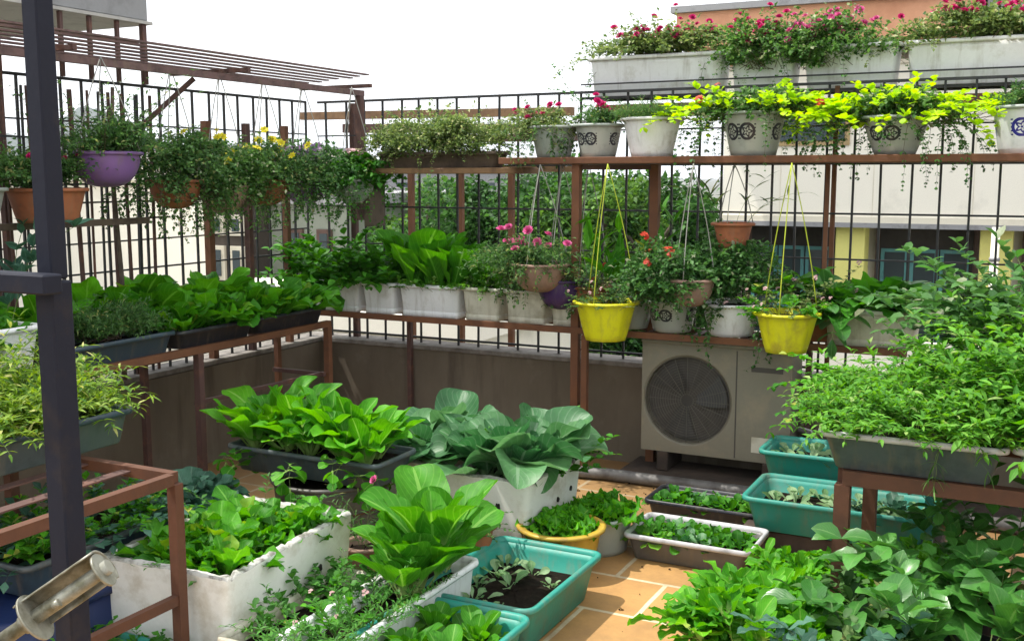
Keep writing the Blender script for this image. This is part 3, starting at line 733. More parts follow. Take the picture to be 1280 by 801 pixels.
# low back shelf, upper back shelf
def angle_bar(g, p, q, w=.03, mi=0):
    g.bar(p, q, .004, w, mi); p = Vector(p); q = Vector(q); return g
root = thing('low_plant_shelf', 'low rusty metal shelf along the back wall carrying the white planters', 'shelf', (-4.1, 5.22, 0))
g = G(); g.bar((0, 0, .782), (3.52, 0, .782), .03, .032); g.build('front_rail', M['rust'], root)
g = G(); g.bar((0, .28, .782), (3.52, .28, .782), .03, .03); g.build('back_rail', M['rust_dark'], root)
for k in range(15):
    g = G(); g.box(.02 + k*.245, .06 + k*.245, .016, .264, .786, .792); g.build('slat', M['rust_dark'], root)
for xx in (.62, 3.02):
    g = G(); g.bar((xx, .285, 0), (xx, .285, .765), .028); g.build('leg', M['rust_dark'], root)
root = thing('tall_plant_shelf', 'tall rusty metal shelf of square tube carrying the patterned pots at eye level', 'shelf', (-2.7, 5.2, 0))
g = G(); g.box(0, 3.5, -.02, .30, 1.662, 1.697, bev=.003); g.build('shelf_board', M['rust'], root)
for xx, yy, zt in ((.44, .03, 1.66), (.54, .0, 1.66), (.79, .27, 1.66), (.64, .27, 1.66), (2.9, .27, 1.66)):
    if xx in (.54, .64): continue
    g = G(); g.bar((xx, yy, 0), (xx, yy, zt), .042 if yy < .1 else .046); g.build('leg', M['rust'], root)
g = G(); g.bar((.52, -.03, 0), (.52, -.03, .77), .032); g.build('brace_post', M['rust'], root)
g = G(); g.bar((.46, .05, 1.645), (.77, .26, 1.645), .025); g.build('tie_bar', M['rust_dark'], root)
g = G(); g.bar((1.68, .29, .8), (1.68, .29, 1.66), .02); g.build('thin_upright', M['rust'], root)
root = thing('timber_shelf', 'old wooden plank shelf left of the tall shelf, under a long clump of fine foliage', 'shelf', (-3.75, 5.36, 0))
g = G(); g.box(0, 1.12, -.03, .19, 1.612, 1.645, bev=.004); g.build('plank', M['wood'], root)
g = G(); g.box(.05, .09, 0, .16, 1.30, 1.610); g.build('bracket', M['wood_grey'], root)

# left shelf
root = thing('left_plant_shelf', 'rusty angle iron shelf along the left wall carrying dark trays of greens', 'shelf', (-3.6, 1.4, 0))
g = G(); g.bar((0, 0, .782), (0, 3.45, .782), .032, .034); g.build('front_rail', M['rust'], root)
g = G(); g.bar((-.36, 0, .782), (-.36, 3.45, .782), .03); g.build('back_rail', M['rust_dark'], root)
for k in range(13):
    g = G(); g.box(-.345, -.016, .05 + k*.26, .09 + k*.26, .786, .792); g.build('slat', M['rust_dark'], root)
for yy in (.3, 2.42, 3.44):
    for xx in (-.003, -.36):
        g = G(); g.bar((xx, yy, 0), (xx, yy, .765), .034 if xx > -.1 else .03); g.build('leg', M['rust' if yy > 3 else 'rust_dark'], root)
g = G(); g.bar((-.36, 3.40, .50), (0, 3.40, .50), .022); g.build('crossbar', M['rust_dark'], root)
g = G(); g.bar((-.03, 2.42, .52), (-.03, 3.42, .50), .02); g.build('crossbar', M['rust_dark'], root)

# drain pipe along the floor
g = G(); g.tube([(-2.85, 4.95, .034), (-2.4, 5.10, .034), (-2.05, 5.16, .034), (-1.2, 5.17, .034), (.6, 5.2, .034)], .032, 12)
tag(g.build('drain_pipe', M['pipe_grey']), 'dirty grey pipe lying on the floor in front of the air conditioner', 'pipe')
M['dark_concrete'] = plain('dark_concrete', (.075, .052, .038), .9, (.035, .025, .02), 6, (.42, .62), bmp=.5)
g = G(); g.box(-2.0, 1.6, 5.23, 5.545, .004, .05, bev=.006)
tag(g.build('concrete_kerb', M['dark_concrete']), 'low dark concrete step against the back wall under the air conditioner', 'kerb')

# air conditioner outdoor unit
M['ac_case'] = plain('ac_case', (.21, .195, .15), .5, (.28, .24, .17), 6, (.5, .72), bmp=.1)  # cream casing darkened: the shade under the shelf is put into its colour
M['ac_dark'] = plain('ac_dark', (.075, .068, .06), .7); M['ac_wire'] = plain('ac_wire', (.10, .092, .078), .6); M['blade'] = plain('blade', (.06, .06, .06), .5)
root = thing('air_conditioner', 'cream outdoor air conditioning unit with a round fan grille under the low back shelf', 'air conditioner', (-1.515, 5.425, .155))
W_, D_, H_ = .785, .24, .575; cxf, czf, rf = -.145, .285, .228
g = G(); a = np.arange(64)*2*PI/64
# front panel with a real round opening
def ring(r_, y): return np.stack([cxf + r_*np.cos(a), np.full(64, y), czf + r_*np.sin(a)], 1)
sq = []
for t_ in a:
    c_, s_ = math.cos(t_), math.sin(t_)
    kx = ((W_/2 - .012) - cxf)/c_ if c_ > 1e-6 else ((-W_/2 + .012) - cxf)/c_ if c_ < -1e-6 else 1e9
    kz = ((H_ - .012) - czf)/s_ if s_ > 1e-6 else (.012 - czf)/s_ if s_ < -1e-6 else 1e9
    k_ = min(kx, kz); sq.append((cxf + c_*k_, -D_/2, czf + s_*k_))
sq = np.array(sq)
for cx_, cz_ in ((W_/2 - .012, H_ - .012), (-W_/2 + .012, H_ - .012), (W_/2 - .012, .012), (-W_/2 + .012, .012)):
    ii = np.argmin(np.hypot(sq[:, 0] - cx_, sq[:, 2] - cz_)); sq[ii] = (cx_, -D_/2, cz_)
g.loft([sq, ring(rf + .012, -D_/2), ring(rf + .006, -D_/2 + .006), ring(rf, -D_/2 + .012), ring(rf, -D_/2 + .06)], flip=True, smooth=False)
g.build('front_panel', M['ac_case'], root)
g = G(); g.box(-W_/2, W_/2, -D_/2 + .062, D_/2, 0, H_); g.box(-W_/2, -W_/2 + .012, -D_/2 + .001, -D_/2 + .062, 0, H_); g.box(W_/2 - .012, W_/2, -D_/2 + .001, -D_/2 + .062, 0, H_)
g.box(-W_/2 + .012, W_/2 - .012, -D_/2 + .001, -D_/2 + .062, 0, .012); g.box(-W_/2 + .012, W_/2 - .012, -D_/2 + .001, -D_/2 + .062, H_ - .012, H_)
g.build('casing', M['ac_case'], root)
g = G(); g.loft([np.stack([cxf + r_*np.cos(a), np.full(64, -D_/2 + .058), czf + r_*np.sin(a)], 1) for r_ in (rf - .002, .01)], close_last=True); g.build('fan_well', M['ac_dark'], root)
g = G()
for k in range(3):
    P = []
    for r_ in np.linspace(.045, rf - .02, 6):
        for q in (-.32, 0, .32): an = k*2.094 + q*1.3 + r_*1.5; P.append((cxf + r_*math.cos(an), -D_/2 + .035 + q*.03, czf + r_*math.sin(an)))
    g.add(P, [[i_*3 + j_, i_*3 + j_ + 1, i_*3 + j_ + 4, i_*3 + j_ + 3] for i_ in range(5) for j_ in range(2)])
g.build('fan', M['blade'], root)
g = G()
for r_ in np.linspace(.035, rf, 15): g.tube([(cxf + r_*math.cos(t_), -D_/2 + .004, czf + r_*math.sin(t_)) for t_ in np.linspace(0, 2*PI, 41)], .0016, 4, cap=False)
for k in range(20):
    t_ = k*2*PI/20; g.tube([(cxf + .03*math.cos(t_), -D_/2 + .002, czf + .03*math.sin(t_)), (cxf + rf*math.cos(t_), -D_/2 + .002, czf + rf*math.sin(t_))], .0018, 4)
g.build('fan_grille', M['ac_wire'], root)
g = G(); g.box(.112, .118, -D_/2 - .002, -D_/2 + .004, .01, H_ - .01); g.build('panel_seam', M['ac_dark'], root)
g = G(); g.box(.19, .35, -D_/2 - .002, -D_/2 + .003, .465, .49); g.build('handle_slot', M['ac_dark'], root)
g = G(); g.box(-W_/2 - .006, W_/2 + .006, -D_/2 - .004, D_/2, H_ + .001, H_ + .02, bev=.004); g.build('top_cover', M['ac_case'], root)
for xx in (-.3, .26):
    g = G(); g.box(xx, xx + .06, -D_/2 - .01, D_/2 + .0, -.103, -.001, bev=.004); g.build('foot', M['dark_concrete'], root)

# near dark post and arm, bracket with roller
root = thing('steel_post', 'dark slate painted square steel post rising through the left foreground', 'post', (-1.505, 1.26, 0))
g = G(); g.box(-.0215, .0215, -.0215, .0215, 0, 1.425, bev=.003); g.build('lower_tube', M['slate_paint'], root)
g = G(); g.box(-.018, .018, -.018, .018, 1.428, 2.6, bev=.003); g.build('upper_tube', M['slate_paint'], root)
g = G(); g.box(-1.4, .052, -.062, -.024, 1.408, 1.441, bev=.003); g.build('cross_arm', M['slate_paint'], root)
root = thing('roller_bracket', 'scuffed metal bracket with a round roller bar and end discs at the bottom left corner', 'bracket', (-1.485, 1.13, .875))
A = Vector((.005, .0, -.012)); B = Vector((.125, .075, .085)); ax = (B - A).normalized()
def disc_part(name, c, r_, t_, mt, k=28, par=root):
    g = G(); g.tube([c - ax*t_/2, c + ax*t_/2], r_, k); return g.build(name, M[mt], par)
g = G(); g.tube([A - ax*.05, B + ax*.012], .0125, 20); g.build('roller', M['galv'], root)
disc_part('end_disc', B, .030, .004, 'galv'); disc_part('end_disc', A + ax*.035, .042, .004, 'galv'); disc_part('embossed_ring', A + ax*.0335 - Vector((0, 0, .018)), .018, .003, 'galv'); disc_part('end_disc', A - ax*.05, .033, .004, 'galv')
disc_part('hub_boss', A + ax*.022, .016, .020, 'galv'); disc_part('bolt', A + ax*.055 + Vector((.028, .0, .016)), .007, .012, 'galv')
# curved channel behind the roller
side = ax.cross(Vector((0, 0, 1))).normalized(); upv = side.cross(ax).normalized()
g = G(); rings = []
for q in np.linspace(.02, .175, 7):
    c = A + ax*q; rings.append(np.array([tuple(c + upv*(.036*math.sin(t_)) - side*(.036*math.cos(t_))) for t_ in np.linspace(-.9, 1.75, 12)] + [tuple(c + upv*(.0335*math.sin(t_)) - side*(.0335*math.cos(t_))) for t_ in np.linspace(1.75, -.9, 12)]))
g.loft(rings, close_first=True, close_last=True); g.build('channel', M['galv'], root)
g = G(); g.tube([A - ax*.05 + side*.0, A - ax*.2 - upv*.02], .018, 16); g.build('arm', M['galv'], root)

# left front rack, right front rack
def rack(name, label, x0, x1, y0, y1, zt, zl, mt, legs, w=.034):
    root = thing(name, label, 'rack', (x0, y0, 0)); X1, Y1 = x1 - x0, y1 - y0
    for p, q in (((0, 0, zt), (X1, 0, zt)), ((0, Y1, zt), (X1, Y1, zt))):
        g = G(); g.bar(p, q, w*.9, w); g.build('top_rail', M[mt], root)
    for p, q in (((0, w*.5, zt - .001), (0, Y1 - w*.5, zt - .001)), ((X1, w*.5, zt - .001), (X1, Y1 - w*.5, zt - .001))):
        g = G(); g.bar(p, q, w*.9, w); g.build('side_rail', M[mt], root)
    for (a, b_) in legs:
        g = G(); g.bar((a*X1, b_*Y1, 0), (a*X1, b_*Y1, zt - w*.5 - .001), w, w); g.build('leg', M[mt], root)
    for xx in ((0, X1) if zl else ()):
        g = G(); g.bar((xx, w*.5, zl), (xx, Y1 - w*.5, zl), w*.7, w*.9); g.build('lower_rail', M[mt], root)
    for k in range(1, 4):
        g = G(); g.box(X1*k/4 - .02, X1*k/4 + .02, w*.5, Y1 - w*.5, zt + .0, zt + .005); g.build('slat', M['rust_dark'], root)
    return root
rack('steel_rack', 'rusty red steel rack in the left foreground holding grass trays', -3.1, -2.36, 1.3, 2.38, .685, .30, 'rust_front', ((0, 0), (1, 1), (0, 1)))
rack('steel_rack', 'rusty brown steel rack at the right edge under the slate trays', -.585, .95, 3.63, 4.28, .60, 0, 'rust_front', ((0, 0), (1, 0), (0, 1), (1, 1)), w=.05)

# ------------------------------------------------------------------ outside: right-hand building
M['white_wall'] = plain('white_wall', (.88, .84, .73), .85, (.6, .58, .5), 1.5, (.55, .8)); M['cream_wall'] = plain('cream_wall', (.78, .73, .60), .85, (.55, .5, .4), 1.2, (.5, .8))
M['yellow_wall'] = plain('yellow_wall', (.80, .76, .24), .85, (.5, .45, .18), 1.5, (.5, .8)); M['orange_wall'] = plain('orange_wall', (.72, .37, .22), .85, (.5, .22, .12), 1.2)
M['brown_frame'] = plain('brown_frame', (.13, .075, .06), .6); M['teal_frame'] = plain('teal_frame', (.10, .32, .34), .5); M['tan_frame'] = plain('tan_frame', (.42, .30, .14), .6)
M['grey_roof'] = plain('grey_roof', (.30, .30, .31), .8); M['brick_dark'] = plain('brick_dark', (.07, .055, .045), .8, (.12, .1, .08), 3)
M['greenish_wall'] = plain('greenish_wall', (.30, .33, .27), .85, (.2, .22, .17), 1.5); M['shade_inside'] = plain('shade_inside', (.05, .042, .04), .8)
m, nt, b = newmat('window_glass'); b.inputs['Base Color'].default_value = (.05, .07, .08, 1); b.inputs['Roughness'].default_value = .12; M['glass'] = m
bx = -3.95; by = 14.0
root = thing('apartment_building', 'pale building with yellow columns and an orange roof edge behind the back fence', 'building', (bx, by, 0))
def bp(name, x0, x1, y0, y1, z0, z1, mt, par=root, bev=0):
    g = G(); g.box(x0 - bx, x1 - bx, y0 - by, y1 - by, z0, z1, bev=bev); return g.build(name, M[mt], par)
bp('wall', bx, 9, 14.9, 20, -9, 3.2, 'cream_wall')
bp('balcony_parapet', bx, 9, 14.0, 14.12, 1.09, 2.95, 'white_wall'); bp('balcony_slab', bx, 9, 14.0 - .05, 14.898, .99, 1.088, 'cream_wall')
bp('balcony_parapet', bx, 9, 14.0, 14.12, -2.6, -.45, 'white_wall'); bp('balcony_slab', bx, 9, 14.0 - .05, 14.898, -2.72, -2.602, 'cream_wall')
for xx in (-2.50, -.80, .9, 2.6): bp('column', xx, xx + .36, 14.13, 14.5, -2.6, .988, 'yellow_wall', bev=.01)
for x0, x1 in ((-3.8, -2.55), (-2.1, -.85), (-.35, .85), (1.3, 2.5)):
    f = bp('window', x0, x1, 14.80, 14.898, -1.2, .98, 'brown_frame')
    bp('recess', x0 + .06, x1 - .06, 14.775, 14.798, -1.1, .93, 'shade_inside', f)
    n_ = 3
    for k in range(n_):
        a0 = x0 + .08 + k*(x1 - x0 - .16)/n_; a1 = a0 + (x1 - x0 - .16)/n_ - .02; zt = .66
        g = G()
        for (p0, p1, q0, q1) in ((a0, a0 + .045, -.9, zt), (a1 - .045, a1, -.9, zt), (a0 + .045, a1 - .045, zt - .045, zt), (a0 + .045, a1 - .045, -.2, -.155), (a0 + .045, a1 - .045, .2, .235), (a0 + .045, a1 - .045, -.9, -.85)):
            g.box(p0 - bx, p1 - bx, 14.735 - by, 14.772 - by, q0, q1)
        g.build('casement', M['teal_frame'], f)
        bp('pane', a0 + .046, a1 - .046, 14.750, 14.756, -.849, zt - .046, 'glass', f)
f = bp('window', -3.3, -2.35, 13.97, 13.998, 1.98, 2.42, 'tan_frame'); bp('pane', -3.24, -2.41, 13.955, 13.968, 2.04, 2.36, 'glass', f)
bp('orange_fascia', -4.5, -.9, 13.6, 14.6, 3.22, 3.66, 'orange_wall'); bp('roof_edge', -4.56, -.85, 13.52, 14.7, 3.662, 3.74, 'grey_roof')
bp('grey_fascia', -.84, 9, 13.7, 14.6, 3.0, 3.74, 'grey_roof'); bp('roof', -.84, 9, 14.602, 20, 3.3, 3.7, 'grey_roof'); bp('orange_wall', -4.45, -.86, 14.602, 20, 3.202, 3.655, 'orange_wall')

for xx in (-.62,):                                   # downpipe and its brackets
    g = G(); g.tube([(xx - bx, 13.93 - by, -2.6), (xx - bx, 13.93 - by, 1.0)], .05, 12); p_ = g.build('downpipe', M['white_wall'], root)
    for zz in (-1.5, -.4, .6): g = G(); g.tube([(xx - bx, 13.93 - by, zz), (xx - bx, 13.93 - by, zz + .04)], .062, 12); g.build('pipe_clamp', M['grey_roof'], p_)
for k in range(8):
    bp('panel_joint', -3.2 + k*1.15, -3.19 + k*1.15, 13.996, 13.999, 1.1, 2.94, 'cream_wall')
bp('drip_edge', bx, 9, 13.935, 13.948, .96, 1.02, 'grey_roof'); bp('parapet_cap', bx - .03, 9, 13.96, 14.16, 2.952, 3.0, 'cream_wall')
# left neighbours
def simple_house(label, x0, x1, y0, y1, zt, mt, wins, roofmt='grey_roof', face='y', name='house', framemt='brown_frame', par_h=.0):
    cx, cy = (x0 + x1)/2, (y0 + y1)/2
    root = thing(name, label, 'building', (cx, cy, -9))
    g = G(); g.box(x0 - cx, x1 - cx, y0 - cy, y1 - cy, 0, zt + 9); g.build('wall', M[mt], root)
    g = G(); g.box(x0 - cx - .12, x1 - cx + .12, y0 - cy - .12, y1 - cy + .12, zt + 9.002, zt + 9.15); g.build('roof', M[roofmt], root)
    for (a0, a1, z0, z1) in wins:
        if face == 'y':
            g = G(); g.box(a0 - cx, a1 - cx, y0 - cy - .05, y0 - cy - .002, z0 + 9, z1 + 9); f = g.build('window', M[framemt], root)
            g = G(); g.box(a0 - cx + .06, a1 - cx - .06, y0 - cy - .062, y0 - cy - .052, z0 + 9.06, z1 + 8.94); g.build('pane', M['glass'], f)
        else:
            g = G(); g.box(x1 - cx + .002, x1 - cx + .05, a0 - cy, a1 - cy, z0 + 9, z1 + 9); f = g.build('window', M[framemt], root)
            g = G(); g.box(x1 - cx + .052, x1 - cx + .062, a0 - cy + .06, a1 - cy - .06, z0 + 9.06, z1 + 8.94); g.build('pane', M['glass'], f)
    return root
simple_house('plain white rendered house close behind the left fence', -14, -9, -2, 9.9, 1.55, 'white_wall', [(5.2, 6.0, -1.6, -.4)], face='x', name='white_house', roofmt='white_wall')
simple_house('dark tiled house with small square windows behind the far left corner', -12.2, -10.25, 12, 16, 1.25, 'brick_dark', [(-10.95 + .2*0, -10.7, .1, .6), (-10.6, -10.35, .1, .6), (-10.95, -10.7, .75, 1.05), (-10.6, -10.35, .75, 1.05)], name='tiled_house', framemt='cream_wall')
simple_house('greenish grey house wall with a tall window seen past the corner of the fence', -10.2, -8.85, 12.4, 17, 1.2, 'greenish_wall', [(-9.95, -9.6, -.6, .85), (-9.35, -9.1, -.6, .85)], name='grey_house')
simple_house('low white flat roofed building seen through the gap under the back shelf', -9.4, -4.75, 8.6, 11.2, .10, 'white_wall', [(-8.3, -7.7, -2.6, -1.4)], name='low_white_building', roofmt='white_wall')
# the town further off
citymats = ['cream_wall', 'white_wall', 'greenish_wall', 'grey_roof', 'orange_wall']
ct = ['tall pale block', 'wide white block', 'small greenish block', 'grey slab of a building', 'pinkish block', 'cream block']
pos = ['furthest left through the fence bars', 'just right of the dark post top', 'behind the diagonal brace', 'below the blue hill', 'between the canopy and the white house', 'near the corner of the fences']
for k in range(12):
    ang = R(26.8 + 24.5 - k*2.05); D = RG.uniform(70, 190); w_ = RG.uniform(9, 16)
    top = 1.6 + D*(.004 + .018*RG.random()) if k < 9 else 1.6 + D*.004
    x_, y_ = -D*math.sin(ang), D*math.cos(ang)
    mt = citymats[int(RG.integers(5))]
    nm = dict(cream_wall='cream', white_wall='white', greenish_wall='green grey', grey_roof='grey', orange_wall='pink orange')[mt]
    root = thing('city_block', f'distant {nm} building in the town, number {k}', 'building', (x_, y_, -9), 'distant town buildings', rz=RG.uniform(-.4, .9))
    root['label'] = f'hazy {nm} town building beyond the left fence, ' + ('leftmost', 'second from the left', 'third from the left', 'fourth from the left', 'fifth from the left', 'sixth from the left', 'sixth from the right', 'fifth from the right', 'fourth from the right', 'third from the right', 'second from the right', 'rightmost')[k]
    H2 = top + 9
    g = G(); g.box(-w_/2, w_/2, -5, 5, 0, H2); g.build('wall', M[mt], root)
    g = G(); g.box(-w_/2 - .3, w_/2 + .3, -5.3, 5.3, H2 + .01, H2 + .5); g.build('roof', M['grey_roof'], root)
    for a_ in range(4):
        for c_ in range(3):
            g = G(); xx = -w_/2 + (a_ + .3)*w_/4; zz = H2 - 2.4 - c_*3; g.box(xx, xx + w_*.12, -5.06, -5.01, zz, zz + 1.4); g.build('window', M['glass'], root)

# ground, hills
M['ground'] = plain('ground', (.16, .15, .13), .95, (.07, .09, .05), .05, (.4, .6), bmp=0)
g = G(); g.add([(-4000, -4000, -9), (4000, -4000, -9), (4000, 4000, -9), (-4000, 4000, -9)], [[0, 1, 2, 3]]); structure(g.build('ground', M['ground']))
M['hill'] = plain('hill', (.03, .05, .04), .95, (.05, .06, .045), .01, (.4, .6), bmp=0)
g = G(); na, nr = 90, 14
V = []
for i_ in range(na):
    t_ = i_/(na - 1); an = R(62 - 40*t_)
    ridge = 74*math.exp(-((t_ - .36)/.075)**2) + 40*math.exp(-((t_ - .52)/.07)**2)*1.0 + 52*math.exp(-((t_ - .2)/.09)**2) + 6 + 3*math.sin(t_*60) + 3*math.sin(t_*23)
    for j_ in range(nr):
        q = j_/(nr - 1); D = 1100 + 800*q; hh = -9.5 + (ridge + 9)*math.sin(PI*q)**1.2*(1 + .05*math.sin(i_*1.7 + j_*2.1))
        V.append((-D*math.sin(an), D*math.cos(an), hh))
g.add(V, [[i_*nr + j_, (i_ + 1)*nr + j_, (i_ + 1)*nr + j_ + 1, i_*nr + j_ + 1] for i_ in range(na - 1) for j_ in range(nr - 1)])
structure(g.build('hills', M['hill']))

# trees outside
def tree(label, x, y, top, rad, mt, nc=60, nl=34000, lsz=.085, tz=-9):
    rad *= 1.22; top += .12
    root = thing('garden_tree', label, 'tree', (x, y, tz), 'trees beyond the back fence')
    H_ = top - tz; g = G()
    g.tube([(0, 0, 0), (.05, .03, H_*.3), (-.04, .06, H_*.6), (0, 0, H_*.88)], [.2, .16, .11, .04], 10)
    cs = []
    for k in range(nc):
        a_ = RG.uniform(0, 6.28); q = RG.uniform(.0, 1); rr = rad*math.sqrt(RG.uniform(.05, 1))*(1 - .45*q*q)
        c = np.array([rr*math.cos(a_), rr*math.sin(a_), H_ - .45 - (1 - q)*rad*2.6]); cs.append(c)
        s0 = np.array([0, 0, c[2] - RG.uniform(.5, 1.2)]); mid = (s0 + c)/2 + [0, 0, .15]
        g.tube([s0, mid, c], [.05, .03, .012], 5)
    g.build('trunk', M['bark'], root)
    g = G(); cs = np.array(cs); ci = RG.integers(0, nc, nl); cr = RG.uniform(.4, .85, nc)*rad*.42
    d = RG.normal(0, 1, (nl, 3)); d /= np.linalg.norm(d, axis=1)[:, None]; rr = (RG.uniform(0, 1, nl)**.45)[:, None]*cr[ci][:, None]
    P = cs[ci] + d*rr*[1, 1, .75]
    leaves(g, P, RG.uniform(0, 6.28, nl), RG.normal(-.1, .6, nl), lsz*RG.uniform(.6, 1.3, nl), lsz*.33, .5, 'ovate', 2, 1, .2, roll=RG.normal(0, .5, nl))
    g.build('crown', M[mt], root)
tree('dense green tree behind the left half of the back fence, beside the grey house', -8.3, 13.6, 1.62, 1.25, 'treeleaf_light')
tree('dark tree behind the big leafy greens, second from the left', -7.1, 12.6, 1.75, 1.2, 'treeleaf')
tree('broad dark green tree directly behind the pink flowers', -5.95, 12.9, 1.7, 1.25, 'treeleaf')
tree('fresh green tree behind the yellow hanging pot nearest the tall post', -4.95, 12.3, 1.72, 1.15, 'treeleaf_light')
tree('dark tree close to the left edge of the pale building', -4.35, 12.4, 1.66, .95, 'treeleaf')
tree('tall shaded tree in the second row, behind the middle of the fence', -6.6, 16.5, 1.85, 1.9, 'treeleaf', nl=34000, lsz=.12)
tree('tall shaded tree in the second row, behind the left corner', -9.4, 17.6, 1.7, 1.9, 'treeleaf', nl=34000, lsz=.12)
tree('spreading shaded tree in the second row, behind the yellow pot cords', -5.0, 15.8, 1.7, 1.6, 'treeleaf', nl=34000, lsz=.12)
tree('low bushy tree under the shelf line, seen through the bars above the wall', -5.2, 10.2, -.10, 1.35, 'treeleaf_light', nl=26000, lsz=.085)
# ================================================================== PLANTERS AND PLANTS
WG = 'white planters on the low back shelf'
# --- low back shelf
zs = .796
def wplant(label, x0, x1, h=.185, mt='white_plastic', y0=5.235, y1=5.475):
    r_ = tray('planter_box', label, 'planter', x0, x1, y0, y1, zs, h, mt, WG, taper=.018, r=.02, rim=.010, fill=.8)
    lx, ly = x1 - x0 - .036, y1 - y0 - .036
    g = G(); g.loft([rrect(lx + .004*k, ly + .004*k, .02, z) for k, z in ((0, -.001), (3, .001), (3, .030), (1.5, .033))], close_first=True); g.build('saucer', M[mt], r_)
    return r_
w1 = wplant('white plastic planter in the back left corner of the low shelf, full of glossy greens', -4.06, -3.67)
bush(w1, 'darkgreens', 60, .33, .085, .028, K=8, lean=.9, nu=4, stem='stem', ext=(.05, 0)); heads(w1, 'darkgreens', 3, 2, 1.3)
w2 = wplant('narrow white plastic planter between two wider ones, dark leafy greens above it', -3.645, -3.415)
bush(w2, 'darkgreens', 38, .30, .08, .028, K=8, nu=4, stem='stem'); heads(w2, 'bigleaf', 2, 1, .9)
w3 = wplant('clean white planter with the tallest upright broad leaves and small pale leaves at its rim', -3.385, -2.985)
heads(w3, 'bigleaf', 4, 2, 1.05, skip=0, z=.02); bush(w3, 'spinach', 40, .12, .04, .018, K=6, nu=2, stem='stem', shift=(0, -.04))
w4 = wplant('stained white planter right of the tall broad leaves', -2.965, -2.725, mt='old_plastic')
heads(w4, 'bigleaf', 2, 1, .8, z=.02); bush(w4, 'spinach', 46, .15, .035, .014, K=8, over=.5)
w5 = wplant('stained white planter below the pink flowers with a leaf stem hanging over it', -2.695, -2.445, mt='old_plastic')
bush(w5, 'bush', 50, .16, .032, .011, K=10, over=.9)
w6 = wplant('small white planter half hidden behind the front post of the tall shelf', -2.42, -2.21, .12, 'old_plastic')
bush(w6, 'deep', 36, .13, .03, .012, K=9, over=.7)
w0 = tray('planter_box', 'white planter at the back edge of the left shelf, mostly hidden by leaves', 'planter', -4.1, -3.93, 4.35, 4.8, .80, .19, 'white_plastic')
heads(w0, 'darkgreens', 1, 3, .8)
# extra leafy plant row at the corner
w7 = wplant('long dirty white planter on the right end of the low shelf with broad drooping leaves', -.965, -.545, .175, 'old_plastic')
heads(w7, 'darkgreens', 3, 1, 1.25, z=.02)
bush(w7, 'tropical', 12, .25, .16, .048, K=4, nu=6, stem='stem', lean=.9, bend=1.0, shape='heart', r=.003, over=.5)
RGp = 'round pots on the low back shelf'
r1 = pot('round_pot', 'white round pot with a black flower pattern beside the yellow hanging pot', 'pot', -1.765, 5.36, zs, .135, .165, 'glaze_ink', RGp)
bush(r1, 'deep', 50, .22, .032, .011, K=12, lean=.9, over=.4)
r2 = pot('round_pot', 'plain white round pot under the densest dark bush', 'pot', -1.45, 5.36, zs, .15, .165, 'white_plastic', RGp)
t_ = mound(r2, 'deep', 5200, (-.02, -.02, .33), (.30, .17, .24), .030, .0105, nc=26, droop=.4, csz=.36); flowers(r2, t_, 'palepink', 3, size=.6)
bush(r2, 'deep', 40, .30, .028, .0105, K=14, lean=1.4, over=1.6, up=1.0, name='trailing_stems')
r0 = pot('round_pot', 'grey white round pot tucked behind the yellow hanging pot and the rear post', 'pot', -2.0, 5.38, zs, .12, .15, 'cool_plastic', RGp)
bush(r0, 'greens', 8, .42, .22, .032, K=3, nu=6, shape='lance', stem='stem', lean=.35, bend=.3, t0=.05, lel=1.4); bush(r0, 'deep', 30, .2, .03, .011, name='low_foliage'); 
t_ = bush(r0, 'fern', 14, .2, .02, .006, name='foliage'); flowers(r0, t_, 'red', 3, size=.7)
rt = pot('round_pot', 'terracotta pot standing behind the right yellow hanging pot', 'pot', -1.03, 5.38, zs, .105, .19, 'terracotta', RGp, foot=.6)
t_ = bush(rt, 'bushy', 30, .2, .04, .015, K=8, nu=2); flowers(rt, t_, 'palepink', 6, size=.7)
rg = pot('round_pot', 'low clay pot behind the right yellow hanging pot with one broad rounded leaf', 'pot', -1.22, 5.4, zs, .09, .12, 'mauve_clay', RGp)
bush(rg, 'greens', 9, .26, .13, .055, K=2, nu=6, shape='heart', stem='stem', lean=.5, r=.002)

# --- hanging from the tall shelf
HG = 'pots hanging from the tall shelf'
y1_ = pot('hanging_pot', 'bright yellow plastic hanging pot on yellow cords just right of the front shelf post', 'hanging pot', -2.035, 5.10, .765, .155, .20, 'yellow_plastic', HG, foot=.66, lip=.016, hang=1.66, lob=10)
bush(y1_, 'fern', 34, .11, .022, .008, K=8); t_ = bush(y1_, 'bushy', 16, .13, .02, .007, K=6, name='foliage'); flowers(y1_, t_, 'palepink', 6, size=.5)
y2_ = pot('hanging_pot', 'bright yellow hanging pot on yellow cords on the right, in front of the terracotta pot', 'hanging pot', -1.105, 5.06, .775, .142, .19, 'yellow_plastic', HG, foot=.66, lip=.016, hang=1.66, lob=10)
bush(y2_, 'greens', 22, .12, .045, .018, K=5, stem='stem'); t_ = bush(y2_, 'bushy', 22, .17, .025, .008, K=6, name='foliage'); flowers(y2_, t_, 'palepink', 9, size=.6)
mv = pot('hanging_pot', 'mauve clay hanging bowl with bright pink flowers left of the front shelf post', 'hanging pot', -2.44, 5.16, .985, .150, .155, 'mauve_clay', HG, foot=.5, belly=1, hang=1.66, cordmat='cord_grey')
t_ = mound(mv, 'fern', 5200, (-.08, -.02, .165), (.32, .19, .16), .030, .006, nc=24, shape='lance', droop=.2, spike=.4); flowers(mv, t_, 'pink', 15, lift=.06, size=1.2)
bush(mv, 'fern', 30, .22, .03, .008, K=12, lean=1.3, over=1.2, name='trailing_stems', up=1.1)
